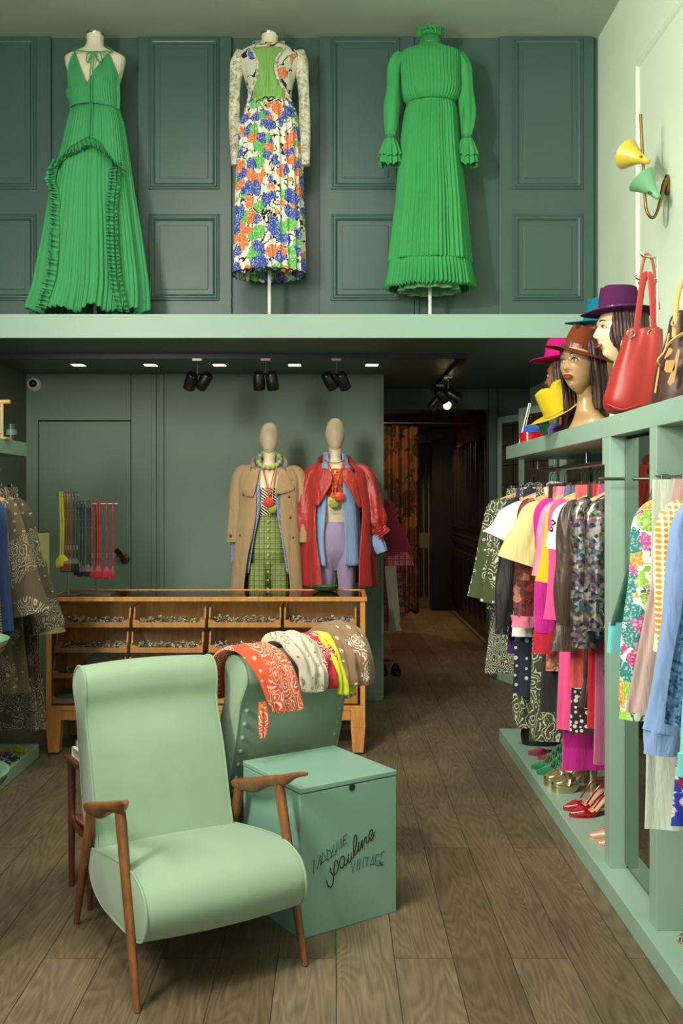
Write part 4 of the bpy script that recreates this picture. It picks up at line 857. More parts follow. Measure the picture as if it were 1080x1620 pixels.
for pts in ([(743, 400, 412), (752, 396, 411), (765, 390, 409), (778, 386, 406), (786, 394, 403)], [(743, 440, 450), (752, 441, 456), (765, 440, 463), (774, 438, 467), (782, 437, 446)]):
    m = MB(); patch(m, kC, [(fg.z(y), fg.x(a), fg.x(b)) for y, a, b in pts], .018, 12, 20); m.build('lapel', tan, t, solid=.008)
m = MB(); m.tube([fg.p(402, 742, -.07), fg.p(400, 733, -.01), fg.p(406, 727, .06), fg.p(426, 724, .085), fg.p(446, 727, .06), fg.p(452, 733, -.01), fg.p(450, 742, -.07)], .014, 8, 30, flat=1.9, up=(0, 0, 1)); m.build('collar', tan, t)
for xs in (((394, 741), (381, 750), (376, 777), (373, 810), (371, 858)), ((458, 741), (470, 750), (477, 777), (481, 810), (482, 858))):
    sleeve(MB(), [fg.p(a, b, .005-.012*i) for i, (a, b) in enumerate(xs)], [.02, .044, .052, .052, .050, .052], .95, 36, 40, .06, seed=xs[0][0]).build('sleeve', tan, t)
    a, b = xs[-1]; MB().tube([fg.p(a, b-12, -.03), fg.p(a, b-17, -.03)], .056, 20).build('cuff_strap', tan, t)
MB().tube([fg.p(380, 741, -.02), fg.p(397, 737, -.02)], .010, 8, flat=.5, up=(0, 1, 0)).build('epaulette', tan, t); MB().tube([fg.p(454, 738, -.02), fg.p(471, 743, -.02)], .010, 8, flat=.5, up=(0, 1, 0)).build('epaulette', tan, t)
for a, b in ((388, 783), (462, 761), (458, 786), (379, 812), (460, 818), (464, 849), (383, 846), (367, 847)):
    yy = front(kC, fg.x(a), fg.z(b))-.012 if a > 370 else -.085
    MB().sphere((fg.x(a), yy, fg.z(b)), (.010, .005, .010), 14, 8).build('button', bro, t)
t = cl(fg, 'bead_necklace', 'chunky lime green bead necklace round the left mannequin neck', 'necklace'); m = MB()
for i in range(15):
    a = 2*pi*i/15; m.sphere((fg.x(426)+.074*sin(a), -.035-.07*cos(a), fg.z(726)-.055*cos(a)-.008), .0165, 16, 12)
m.build('beads', plastic('lime_bead', (156, 180, 96), .35), t)
def pendant(fg, root, cord, pouch, x0, y0, x1, x2, yb, w, cm, pmat, yoff=-.16):
    m = MB().tube([fg.p(x0, y0, -.085), fg.p((x0+x1)/2+1, (y0+yb)/2, yoff+.02), fg.p(x1, yb, yoff)], .0035, 8, 20).tube([fg.p(x2, y0, -.085), fg.p((x2+x1)/2-1, (y0+yb)/2, yoff+.02), fg.p(x1, yb, yoff)], .0035, 8, 20); m.build('cord', cm, root)
    c = fg.p(x1, yb, yoff); rw = []
    for i in range(17):
        p = pi*(.03+.94*i/16); rw.append([c+Vector((w*sin(p)**.7*cos(a)*(1+.10*noise.noise(Vector((cos(a)*3, i*.6, x1)))), .02*sin(p)**.7*sin(a), -.030*(1-cos(p))-.0+.006*noise.noise(Vector((cos(a)*4, sin(a)*4, i*.5))))) for a in [2*pi*j/32 for j in range(32)]])
    MB().grid(rw, True, True).build('pouch', pmat, root)
t = cl(fg, 'pouch_pendant', 'coral pouch pendant on a yellow and red cord over the zebra top', 'necklace'); coral = bandana('coral_bandana', (206, 60, 38), (236, 190, 160), 3, .5); limeb = bandana('green_lime_bandana', (150, 160, 44), (220, 220, 160), 3, .4)
pendant(fg, t, None, None, 415, 738, 425, 436, 788, .034, fabric('red_cord', (200, 70, 40)), coral, -.165)
t = cl(fg, 'pouch_pendant', 'olive green pouch pendant half hidden under the coral one', 'necklace'); pendant(fg, t, None, None, 413, 738, 430, 437, 798, .030, fabric('yellow_cord', (196, 160, 50)), limeb, -.148)
# red coat figure
fg, mq = mannequin(529, 'egg headed mannequin dressed in a red coat, right of the two', (530, 688, 662, 715))
t = cl(fg, 'patterned_top', 'orange patterned crop top on the red coat mannequin', 'top')
MB().loft(fg.keys([(742, 512, 548, 0, .100, 0), (755, 500, 558, 0, .118, 0), (775, 499, 558, 0, .122, 0), (789, 502, 556, 0, .114, 0)]), 44, 14).build('top_cloth', floral('orange_print', (214, 88, 28), [(226, 120, 40), (40, 34, 30), (232, 214, 180), (206, 70, 30)], 34, .4, (40, 30, 26), .8), t, solid=.003)
t = cl(fg, 'waist_chain', 'thin beaded chain round the bare waist of the right mannequin', 'chain'); m = MB()
for i in range(40): m.sphere((.126*cos(pi+pi*i/39), -.096+.096*(1-abs(sin(pi*i/39)))-.0, fg.z(812)-.003*sin(i*1.0)), .0035, 8, 6)
m.build('beads', M['blackm'], t)
t = cl(fg, 'neck_chain', 'thin dark chain round the neck of the right mannequin', 'chain'); m = MB()
for i in range(30): m.sphere((.062*cos(pi+pi*i/29), -.056-.03*sin(pi*i/29), fg.z(728)-.022*sin(pi*i/29)), .0032, 8, 6)
m.build('beads', M['blackm'], t)
t = cl(fg, 'lilac_trousers', 'plain lilac trousers on the red coat mannequin', 'trousers')
trousers(fg, [(825, 503, 555, 0, .105, 0), (845, 498, 561, 0, .125, 0), (872, 494, 565, 0, .115, .001), (902, 506, 552, .02, .05, .001)], [[(862, 493, 531, 0, .115, .001), (900, 496, 530, 0, .095, .002), (940, 502, 526, 0, .07, .002), (1050, 502, 524, 0, .06, .002)], [(862, 529, 566, 0, .115, .001), (900, 532, 563, 0, .095, .002), (940, 536, 560, 0, .07, .002), (1050, 536, 558, 0, .06, .002)]], lilac, t)
t = cl(fg, 'blue_shirt', 'light blue shirt worn open under the red coat', 'shirt')
kS = fg.keys([(732, 510, 548, 0, .075, .0, 50), (740, 500, 558, 0, .100, .0, 36), (765, 490, 568, -.005, .138, .002, 20), (800, 490, 568, -.005, .145, .003, 20), (850, 488, 570, -.005, .15, .004, 24), (893, 488, 572, -.005, .155, .005, 20)])
MB().loft(kS, 90, 40, folds=(('s', 9, 0, 1, 1),)).build('shirt_body', denim, t, solid=.004)
for cr_ in ([(fg.z(716), fg.x(512), fg.x(518)), (fg.z(732), fg.x(511), fg.x(520)), (fg.z(746), fg.x(514), fg.x(518))], [(fg.z(718), fg.x(541), fg.x(547)), (fg.z(732), fg.x(541), fg.x(550)), (fg.z(750), fg.x(543), fg.x(549))]): patch(MB(), kS, cr_, .006, 6).build('collar', denim, t, solid=.005)
sleeve(MB(), [fg.p(594, 846, -.03), fg.p(599, 860, -.035), fg.p(604, 874, -.04)], [.040, .045, .038], .8, 24, 14, .15).build('cuff', denim, t)
t = cl(fg, 'red_coat', 'scarlet satin coat worn open with gathered sleeves on the right mannequin', 'coat')
kC = fg.keys([(733, 506, 552, .005, .080, .0, 60), (737, 500, 565, .0, .098, .0, 46), (747, 492, 578, .0, .122, .002, 36), (770, 487, 583, -.01, .150, .005, 34), (800, 483, 588, -.01, .165, .007, 40), (850, 480, 590, -.01, .18, .010, 36), (890, 480, 592, -.01, .19, .012, 30), (926, 482, 594, -.01, .195, .014, 27)])
MB().loft(kC, 180, 70, folds=(('s', 6, 0, .8, .6), ('s', 11, 1, .6, 1.0)), power=2.3, noise_amp=.5, hem=.006).build('coat_body', red, t, solid=.006, ang=180)
for pts in ([(742, 505, 517), (755, 498, 526), (766, 496, 524), (785, 496, 513), (800, 498, 504)], [(742, 541, 553), (755, 541, 561), (766, 546, 563), (785, 558, 567), (803, 566, 571)]):
    m = MB(); patch(m, kC, [(fg.z(y), fg.x(a), fg.x(b)) for y, a, b in pts], .020, 12, 20); m.build('lapel', red, t, solid=.008)
m = MB(); m.tube([fg.p(508, 748, -.10), fg.p(502, 738, -.04), fg.p(508, 727, .05), fg.p(530, 724, .085), fg.p(552, 727, .05), fg.p(558, 738, -.04), fg.p(553, 748, -.10)], .013, 8, 30, flat=2.0, up=(0, 0, 1)); m.build('collar', red, t)
sleeve(MB(), [fg.p(508, 738, 0), fg.p(494, 750, 0), fg.p(486, 782, -.01), fg.p(481, 815, -.03), fg.p(482, 850, -.04)], [.022, .052, .062, .066, .062, .04], .95, 36, 40, .12, seed=3, rings=.02).build('sleeve', red, t)
sleeve(MB(), [fg.p(562, 738, 0), fg.p(577, 750, 0), fg.p(587, 782, -.01), fg.p(594, 815, -.03), fg.p(597, 832, -.035)], [.022, .052, .064, .066, .066, .05], .95, 36, 40, .12, seed=5, rings=.02).build('sleeve', red, t)
sleeve(MB(), [fg.p(588, 830, -.035), fg.p(598, 838, -.035), fg.p(607, 848, -.04)], [.040, .058, .05], .9, 30, 24, .25, seed=8, rings=.09).build('rolled_cuff', red, t)
t = cl(fg, 'pouch_pendant', 'scarlet pouch pendant hanging over the orange patterned top', 'necklace'); pendant(fg, t, None, None, 518, 730, 537, 545, 779, .034, fabric('red_cord2', (170, 50, 34)), coral, -.17)
t = cl(fg, 'pouch_pendant', 'yellow green pouch pendant beside the scarlet one', 'necklace'); pendant(fg, t, None, None, 517, 730, 528, 543, 790, .034, fabric('orange_cord', (196, 90, 40)), limeb, -.15)
# ================================================================= clothes on the rails
RZ = 1.655
def hanger(X, Y, label, kind='wood', w=.2, rz=0, group='hangers on the rails', drop=.10):
    t = thing('hanger', label, 'hanger', (X, Y, RZ), rz, group)
    MB().tube([(-.002, 0, -drop), (0, 0, -.035), (.016, 0, -.018), (.018, 0, .004), (.008, 0, .0165), (-.006, 0, .0165), (-.016, 0, .008)], .0019, 6, 22).build('hook', M['steel'], t)
    if kind == 'wood':
        MB().tube([(-w, 0, -drop-.075), (-w*.5, 0, -drop-.035), (0, 0, -drop), (w*.5, 0, -drop-.035), (w, 0, -drop-.075)], [.010, .008, .010, .008, .010], 10, 24, flat=1.5, up=(0, 0, 1)).build('shoulder_bar', M['beech'], t)
    else:
        MB().tube([(-w, 0, -drop+.01), (w, 0, -drop+.01)], .0022 if kind == 'wire' else .008, 8).build('clip_bar', M['beech'] if kind == 'clipwood' else M['steel'], t)
        for s in (-1, 1): MB().box(s*w*.8-.012, s*w*.8+.012, -.007, .007, -drop-.035, -drop+.016).build('clip', M['chrome'] if kind == 'wire' else M['blackm'], t, smoothed=False, bevel=.002)
    return t
def top(name, label, cate, X, Y, mat, group, sw=.20, length=.62, w=.23, flare=0, thick=.030, sl=.60, sp=.07, sr=(.062, .06, .055), cuff=None, amp=.006, rz=0, seed=0, sleeve_mat=None, collar=None, puff=None, tilt=0, hanger_kind='wood', hem=None, shift=0):
    t = thing(name, label, cate, (X, Y, RZ), rz, group); d = -.11
    keys = [(d+.004, 0, 0, .055, .030, 0), (d-.025, 0, 0, .095, .030, 0), (d-.055, 0, 0, sw*.86, .030, 0), (d-.085, 0, 0, sw, .032, amp*.3), (d-.22, 0, 0, w*.93, thick+.006, amp*.6), (d-.22-(length-.22)*.5, shift*.5, 0, w+flare*.4, thick, amp), (d-length, shift, 0, w+flare, thick, amp*1.6)]
    MB().loft(keys, 96, 44, folds=(('s', 7, seed, .8, 1.5), ('s', 13, seed*2, .5, -2)), power=2.3, noise_amp=.4, seed=seed, caps=True, hem=0).build('body', mat, t)
    if hem: MB().loft([(d-length+.05, shift, 0, w+flare+.003, thick+.004, amp*1.6), (d-length-.004, shift, 0, w+flare+.003, thick+.004, amp*1.6)], 96, 4, folds=(('s', 7, seed, .8, 1.5),), power=2.3, caps=True).build('hem_band', hem, t)
    if sl:
        for s in (-1, 1):
            p = [Vector((s*(sw-.03), 0, d-.075)), Vector((s*(sw+.015), 0, d-.13)), Vector((s*(sw+sp*.45), -.004, d-.08-sl*.5)), Vector((s*(sw+sp), -.006, d-.08-sl))]
            rr = [.022, .055]+list(sr)
            sleeve(MB(), p, rr, .50, 30, 40, .10, seed=seed+s).build('sleeve', sleeve_mat or mat, t)
            e = p[-1]
            if cuff:
                cm, cl_, cr = cuff
                sleeve(MB(), [e+Vector((0, 0, .01)), e+Vector((s*.003, 0, -cl_))], [cr[0], cr[1]], .55, 30, 10, .12, seed=seed).build('cuff', cm, t)
    if collar:
        MB().tube([(-.06, -.035, d-.045), (-.05, -.035, d+.0), (-.02, .03, d+.02), (.02, .03, d+.02), (.05, -.035, d), (.06, -.035, d-.045)], .011, 8, 24, flat=2.0, up=(0, 0, 1)).build('collar', collar, t)
    hanger(X, Y, ('wooden hanger carrying the ' if hanger_kind == 'wood' else 'wire hanger carrying the ')+' '.join(label.split()[:9]), hanger_kind, sw-.012, rz)
    return t
def drop(name, label, cate, X, Y, mat, group, w=.16, wb=.19, length=1.0, thick=.022, amp=.006, rz=0, seed=0, legs=False, shift=0, frill=None, hk='wire', band=None, n=4):
    t = thing(name, label, cate, (X, Y, RZ), rz, group); d = -.10
    if legs:
        MB().loft([(d, 0, 0, w, thick, 0), (d-.14, 0, 0, w*1.12, thick, amp*.5), (d-.26, shift*.2, 0, w*1.14, thick, amp*.5)], 60, 14, power=2.6, caps=True).build('seat', mat, t)
        for s in (-1, 1):
            MB().loft([(d-.22, s*w*.56+shift*.2, 0, w*.56, thick, amp*.4), (d-length*.6, s*w*.56+shift*.6, 0, w*.50+(wb-w)*.3, thick, amp), (d-length, s*w*.58+shift, 0, wb*.52, thick, amp)], 48, 36, folds=(('s', 3, seed+s, 1, 2),), power=2.5, noise_amp=.4, caps=True).build('leg', mat, t)
    else:
        MB().loft([(d, 0, 0, w, thick*.8, amp*.2), (d-length*.35, shift*.35, 0, w+(wb-w)*.4, thick, amp), (d-length, shift, 0, wb, thick*1.15, amp*1.5)], 110, 44, folds=(('s', n*2+1, seed, 1, .8), ('s', n*3+2, seed, .5, -1.5)), power=2.4, noise_amp=.3, seed=seed, caps=True).build('skirt', mat, t)
    if frill:
        fm, fl_ = frill
        MB().loft([(d-length+.01, shift, 0, wb, thick*1.2, .002), (d-length-fl_, shift, 0, wb+.02, thick*1.5, .010)], 200, 10, folds=(('p', 24, 0, 1, 0),), power=2.4, caps=True).build('frill', fm, t)
    if band:
        bm_, bl = band; MB().loft([(d-length+.008, shift, 0, wb+.003, thick*1.2, amp), (d-length-bl, shift, 0, wb+.008, thick*1.25, amp*1.5)], 110, 6, folds=(('s', n*2+1, seed, 1, .8),), power=2.4, caps=True).build('hem_band', bm_, t)
    hanger(X, Y, ('clip hanger holding the ')+' '.join(label.split()[:9]), hk, w*.95, rz)
    return t
olive = bandana('olive_bandana', (66, 78, 40), (226, 226, 210), .9, .62); olive2 = bandana('olive_bandana_fine', (54, 66, 36), (220, 222, 204), 1.5, .7)
khaki = bandana('khaki_bandana', (84, 74, 52), (186, 178, 154), 1.3, .52); khaki2 = bandana('khaki_bandana_dark', (68, 58, 40), (168, 158, 134), 1.4, .62)
blk = satin('black_satin', (30, 31, 34), .5); wht = fabric('white_cotton', (236, 236, 230), .8); cream = fabric('pale_yellow_linen', (226, 212, 146), .8)
brocade = floral('gold_brocade', (176, 146, 88), [(206, 180, 120), (140, 106, 58), (222, 200, 146), (150, 90, 60)], 26, .5, (120, 90, 48), .4, .05)
paisr = floral('rust_paisley', (126, 48, 42), [(170, 70, 54), (96, 40, 50), (190, 130, 90), (80, 60, 84)], 22, .5, (60, 30, 30), .6, .06)
mag = fabric('magenta_crepe', (196, 30, 140), .7); hot = fabric('hot_pink_wool', (232, 80, 138), .85); pink = satin('pink_satin', (232, 128, 160), .4); yel = fabric('golden_yellow', (236, 178, 30), .7)
yfl = floral('yellow_flower_print', (238, 190, 40), [(120, 190, 200), (206, 60, 40), (110, 180, 200), (232, 120, 60)], 20, .34, None, .8, .02)
brn = satin('brown_taffeta', (70, 54, 42), .38); coralf = fabric('coral_cotton', (230, 96, 92), .8); slate = satin('slate_blue_satin', (82, 96, 122), .45)
hound = dots('houndstooth', (40, 34, 34), (224, 214, 206), 46, .42, .5); navyd = dots('navy_polka_dots', (34, 38, 58), (206, 206, 208), 20, .24, .3)
jean = fabric('black_denim', (44, 46, 48), .8, .1, 500, .2); orb = floral('orange_brocade', (204, 108, 78), [(232, 190, 150), (216, 80, 60), (230, 200, 160)], 20, .5, (240, 220, 190), .35, .05); purp = fabric('purple_cotton', (70, 52, 110), .8)
seqn = sequin('iridescent_sequins', [(60, 70, 86), (170, 130, 160), (40, 48, 60), (210, 210, 206), (120, 100, 60), (70, 110, 130)]); mauve = fabric('mauve_velvet', (150, 72, 104), .9, .8); crim = fabric('crimson_cotton', (192, 26, 50), .7)
redfl = floral('red_flower_print', (236, 206, 190), [(214, 52, 40), (236, 96, 60), (240, 190, 170)], 24, .5); bwf = floral('black_white_print', (232, 230, 224), [(20, 20, 22), (30, 30, 34), (232, 230, 224)], 30, .4)
G = 'clothes on the right rail'; GX = 1.24
wave_ = floral('abstract_lilac_print', (228, 214, 222), [(190, 130, 180), (240, 236, 236), (170, 110, 170)], 12, .55, (30, 26, 30))
drop('bandana_skirt', 'long olive bandana print skirt with a rounded hem at the far end of the rail', 'skirt', 1.17, 5.66, olive2, G, .14, .24, 1.10, shift=-.02, seed=1)
top('bandana_jacket', 'olive bandana print jacket with wide sleeves, furthest on the right rail', 'jacket', 1.17, 5.60, olive, G, .20, .70, .22, .05, sl=.56, sp=.10, sr=(.066, .078, .085), seed=2, collar=olive)
top('bandana_jacket', 'olive bandana print jacket with wide sleeves, second from the far end of the right rail', 'jacket', 1.20, 5.53, olive, G, .19, .72, .22, .04, sl=.58, sp=.08, sr=(.066, .080, .088), seed=5, collar=olive)
drop('stripe_trousers', 'purple trousers with a white side stripe', 'trousers', 1.20, 5.47, purp, G, .15, .22, .95, legs=True, seed=3)
drop('bandana_trousers', 'olive bandana print trousers reaching the plinth', 'trousers', 1.21, 5.41, olive, G, .15, .21, 1.36, legs=True, seed=4)
top('black_shirt', 'black satin shirt with long gathered sleeves', 'shirt', 1.215, 5.34, blk, G, .19, .66, .21, 0, sl=.68, sp=.085, sr=(.062, .066, .036), cuff=(blk, .05, (.034, .036)), seed=6, collar=blk)
drop('polka_skirt', 'navy skirt with large white polka dots', 'skirt', 1.20, 5.27, navyd, G, .15, .20, 1.15, seed=5)
top('white_dress', 'white dress with short square sleeves', 'dress', 1.20, 5.18, wht, G, .19, .80, .20, .03, sl=.20, sp=.09, sr=(.085, .10, .11), amp=.004, seed=7, collar=wht)
drop('bandana_trousers', 'olive bandana print trousers below the printed black and white waistband', 'trousers', 1.24, 5.11, olive, G, .15, .19, 1.36, legs=True, seed=9)
top('paisley_blouse', 'rust and purple paisley blouse with long sleeves', 'blouse', 1.24, 5.04, paisr, G, .19, .64, .20, sl=.60, sp=.05, seed=8, cuff=(pink, .05, (.06, .062)))
drop('flower_skirt', 'white skirt with red flowers clipped by its waist', 'skirt', 1.25, 4.98, redfl, G, .15, .17, .60, seed=7)
top('brocade_tunic', 'gold brocade tunic with wide pale yellow sleeves', 'tunic', 1.23, 4.90, brocade, G, .19, .68, .19, .01, sl=.30, sp=.09, sr=(.075, .095, .105), amp=.004, seed=9, sleeve_mat=cream, hem=pink)
drop('denim_skirt', 'long black denim skirt', 'skirt', 1.24, 4.83, jean, G, .15, .19, 1.14, seed=8, amp=.003)
drop('brocade_skirt', 'orange and gold brocade skirt with a black band', 'skirt', 1.245, 4.76, orb, G, .15, .185, .92, seed=9, amp=.003)
drop('pink_trousers', 'candy pink trousers clipped by their waist', 'trousers', 1.25, 4.70, pink, G, .15, .16, .70, legs=True, seed=10)
top('magenta_blouse', 'bright magenta blouse with long sleeves and red cuffs', 'blouse', 1.245, 4.63, mag, G, .19, .70, .19, sl=.62, sp=.03, seed=10, cuff=(crim, .10, (.05, .055)))
drop('magenta_trousers', 'magenta trousers reaching down to the shoes', 'trousers', 1.28, 4.57, mag, G, .15, .20, 1.36, legs=True, seed=12)
drop('satin_trousers', 'slate blue satin trousers', 'trousers', 1.245, 4.51, slate, G, .15, .20, 1.14, legs=True, seed=13)
top('pink_blouse', 'pale pink satin blouse with elbow sleeves', 'blouse', 1.235, 4.45, pink, G, .185, .55, .19, sl=.34, sp=.05, sr=(.07, .075, .078), seed=11)
top('yellow_top', 'golden yellow top showing between the pink garments', 'top', 1.235, 4.40, yel, G, .185, .56, .19, sl=.36, sp=.055, sr=(.06, .062, .062), seed=12)
top('pink_dress', 'long hot pink dress with sleeves, reaching almost to the shoes', 'dress', 1.23, 4.34, hot, G, .185, 1.10, .18, .03, sl=.52, sp=.03, sr=(.055, .055, .06), amp=.004, seed=13)
top('flower_blouse', 'yellow tunic with blue and red flowers', 'tunic', 1.225, 4.28, yfl, G, .18, .62, .19, .03, sl=0, seed=14)
drop('check_trousers', 'black and white houndstooth trousers', 'trousers', 1.24, 4.23, hound, G, .15, .19, 1.10, legs=True, seed=15)
top('print_blouse', 'white blouse with a lilac and black abstract print', 'blouse', 1.225, 4.19, wave_, G, .185, .45, .19, sl=.20, sp=.03, sr=(.065, .07, .075), seed=15)
drop('coral_skirt', 'plain coral skirt between brown garments', 'skirt', 1.20, 4.14, coralf, G, .15, .17, .88, seed=14, amp=.003)
top('taffeta_blouse', 'dark brown taffeta blouse with puffed frilled sleeves', 'blouse', 1.215, 4.08, brn, G, .18, .55, .18, sl=.52, sp=.05, sr=(.062, .064, .03), cuff=(brn, .10, (.032, .062)), seed=16)
drop('tiered_skirt', 'dark brown tiered skirt with a frill and a crimson lining', 'skirt', 1.22, 4.02, brn, G, .15, .16, .82, seed=16, frill=(brn, .12))
drop('crimson_skirt', 'crimson skirt showing beneath the brown frill', 'skirt', 1.235, 3.985, crim, G, .15, .165, 1.02, seed=17)
drop('velvet_trousers', 'mauve velvet trousers hanging behind the post', 'trousers', 1.25, 3.955, mauve, G, .15, .17, 1.16, legs=True, seed=18)
top('sequin_jacket', 'iridescent sequinned jacket on a curved wooden hanger beside the post', 'jacket', 1.215, 3.90, seqn, G, .175, .62, .17, sl=.58, sp=.02, sr=(.055, .056, .05), seed=19)
top('sequin_dress', 'sequinned dress half hidden behind the front post', 'dress', 1.26, 3.83, seqn, G, .175, .78, .17, sl=.5, sp=.02, seed=21)
# near section, right of the partition
dgr = satin('bottle_green_satin', (26, 84, 60), .5); aqua = fabric('aqua_cotton', (110, 196, 196), .75); trop = floral('tropical_print', (232, 232, 226), [(214, 80, 160), (132, 186, 50), (40, 130, 130), (236, 150, 40), (190, 60, 130), (150, 200, 60)], 19, .6, (40, 110, 110), .7, .05)
taupe = fabric('dusty_pink_linen', (190, 164, 156), .85); ochre = dots('ochre_dots', (236, 226, 200), (214, 150, 40), 60, .35, .0); sky = fabric('sky_blue_poplin', (128, 158, 204), .75); blus = sequin('blue_sequins', [(60, 110, 160), (120, 170, 210), (40, 80, 130)], 120)
ethn = floral('blue_red_border_print', (52, 66, 176), [(190, 50, 40), (236, 226, 226), (90, 60, 160), (52, 66, 176)], 26, .42, (230, 220, 230)); whl = fabric('white_voile', (196, 208, 190), .7); ylf = floral('lime_lemon_print', (170, 210, 190), [(226, 220, 60), (90, 180, 80), (240, 240, 220)], 24, .5); grn = fabric('grass_green', (60, 160, 80))
G2 = 'clothes on the near right rail'; NX = 1.26
drop('satin_trousers', 'bottle green wide trousers with aqua turn-ups beside the partition', 'trousers', 1.18, 3.03, dgr, G2, .16, .20, .46, shift=-.10, seed=2, band=(aqua, .09), amp=.004, rz=.0)
top('tropical_shirt', 'white shirt with a bold tropical print in green, pink and orange', 'shirt', 1.18, 2.95, trop, G2, .18, .60, .20, sl=.60, sp=.065, sr=(.06, .064, .05), cuff=(trop, .05, (.05, .052)), seed=3, collar=trop)
drop('voile_dress', 'pale white voile dress hanging low behind the blue shirt', 'dress', 1.12, 2.90, whl, G2, .15, .17, 1.06, seed=3, amp=.004)
drop('linen_trousers', 'dusty pink linen trousers beside the tropical shirt', 'trousers', 1.17, 2.86, taupe, G2, .15, .18, .70, shift=-.11, seed=4, amp=.003)
top('dotted_blouse', 'cream blouse with fine ochre dots', 'blouse', 1.20, 2.80, ochre, G2, .18, .58, .19, sl=.42, sp=.03, seed=5)
drop('print_skirt', 'blue skirt with red and white paisley borders', 'skirt', 1.21, 2.74, ethn, G2, .15, .22, 1.00, seed=6, amp=.010)
top('poplin_shirt', 'sky blue poplin shirt with long sleeves', 'shirt', 1.20, 2.66, sky, G2, .18, .62, .19, sl=.62, sp=.10, sr=(.06, .062, .055), cuff=(sky, .06, (.048, .050)), seed=7, collar=sky)
drop('lemon_skirt', 'green and yellow lemon print skirt at the right edge', 'skirt', 1.20, 2.62, ylf, G2, .15, .18, .92, seed=8)
top('sequinned_blouse', 'sparkling blue sequinned top between the two blue shirts', 'blouse', 1.20, 2.56, blus, G2, .175, .60, .18, sl=.58, sp=.08, seed=9)
top('aqua_shirt', 'aqua blue shirt nearest on the right rail', 'shirt', 1.21, 2.48, aqua, G2, .175, .62, .18, sl=.64, sp=.09, sr=(.06, .06, .05), cuff=(aqua, .05, (.048, .05)), seed=10)
# left rail
G3 = 'clothes on the left rail'; tanf = fabric('camel_wool', (140, 108, 66), .9); navy = fabric('navy_cotton', (34, 58, 104), .8); pleat = stripes('pleated_cream_brown', (150, 140, 104), (66, 52, 38), 26, 1.2, .6)
drop('bandana_trousers', 'khaki bandana print trousers hanging furthest on the left rail', 'trousers', -1.86, 5.12, khaki2, G3, .16, .25, 1.30, shift=.06, seed=3, amp=.012)
top('bandana_shirt', 'khaki bandana print shirt, furthest on the left rail, with an empty wide sleeve', 'shirt', -1.88, 5.02, khaki, G3, .21, .74, .24, sl=.66, sp=.17, sr=(.07, .082, .085), cuff=(fabric('khaki_lining', (136, 122, 86)), .02, (.075, .08)), seed=4, collar=khaki2)
drop('bandana_skirt', 'khaki bandana print skirt with a curved paisley hem', 'skirt', -1.84, 4.90, khaki, G3, .16, .27, 1.06, seed=5, amp=.012)
top('bandana_shirt', 'khaki bandana print shirt with a high ruffled collar, second on the left rail', 'shirt', -1.84, 4.78, khaki, G3, .20, .60, .22, sl=.55, sp=.12, sr=(.07, .085, .095), seed=7, collar=khaki2)
top('navy_dress', 'plain navy blue garment showing as a narrow strip', 'dress', -1.86, 4.66, navy, G3, .19, .72, .25, .03, sl=.62, sp=.05, seed=8)
top('pleated_blouse', 'cream and brown pleated blouse on the left rail', 'blouse', -1.88, 4.54, pleat, G3, .19, .78, .25, .02, sl=.66, sp=.06, seed=9)
top('camel_coat', 'long camel coat nearest on the left rail', 'coat', -1.84, 4.40, tanf, G3, .19, 1.05, .23, .02, sl=.60, sp=.04, seed=10)
# rail in the passage
G4 = 'clothes hanging in the passage'; burg = fabric('burgundy_knit', (112, 22, 48)); ging = plaid('red_gingham', (206, 170, 160), (150, 40, 60), (120, 20, 40), (150, 40, 60), 20); whr = fabric('off_white_cotton', (206, 200, 180)); ort = stripes('orange_teal_print', (206, 96, 40), (30, 96, 110), 4, 1.5, .8)
pr = thing('garment_rail', 'steel clothes rail along the passage behind the back wall', 'clothes rail', (.20, 8.2, 0))
MB().tube([(0, -.5, 0), (0, -.5, 1.655), (0, 1.4, 1.655), (0, 1.4, 0)], .0125, 10).build('frame_tube', M['steel'], pr)
MB().box(-.2, .2, -.52, -.48, .0, .03).build('foot', M['steel'], pr); MB().box(-.2, .2, 1.38, 1.42, .0, .03).build('foot', M['steel'], pr)
drop('teal_orange_dress', 'orange and teal printed long dress in the passage', 'dress', .32, 8.85, ort, G4, .18, .34, 1.18, seed=2, amp=.012)
drop('ruffled_dress', 'off-white ruffled long dress in the passage', 'dress', .28, 8.55, whr, G4, .20, .30, 1.18, seed=3, amp=.014, frill=(whr, .07))
drop('gingham_skirt', 'long red gingham skirt in the passage', 'skirt', .20, 8.30, ging, G4, .16, .28, 1.22, seed=4, amp=.012)
top('burgundy_blouse', 'burgundy blouse with flared gingham sleeves in the passage', 'blouse', .235, 8.10, burg, G4, .20, .62, .22, sl=.44, sp=.10, sr=(.07, .10, .14), seed=5, sleeve_mat=None, cuff=(ging, .10, (.12, .15)))
sh = thing('glossy_shoes', 'pair of glossy dark shoes on the floor in the passage', 'shoes', (.42, 8.1, 0)); 
for s in (0, 1): MB().loft([(0, 0, 0, .045, .12, 0), (.02, 0, 0, .045, .12, 0), (.05, 0, .02, .035, .08, 0), (.075, 0, .05, .02, .03, 0)], 24, 12, caps=True).xf(Matrix.Translation((.11*s, 0, 0))).build('shoe', plastic('glossy_black', (20, 20, 20), .1), sh)
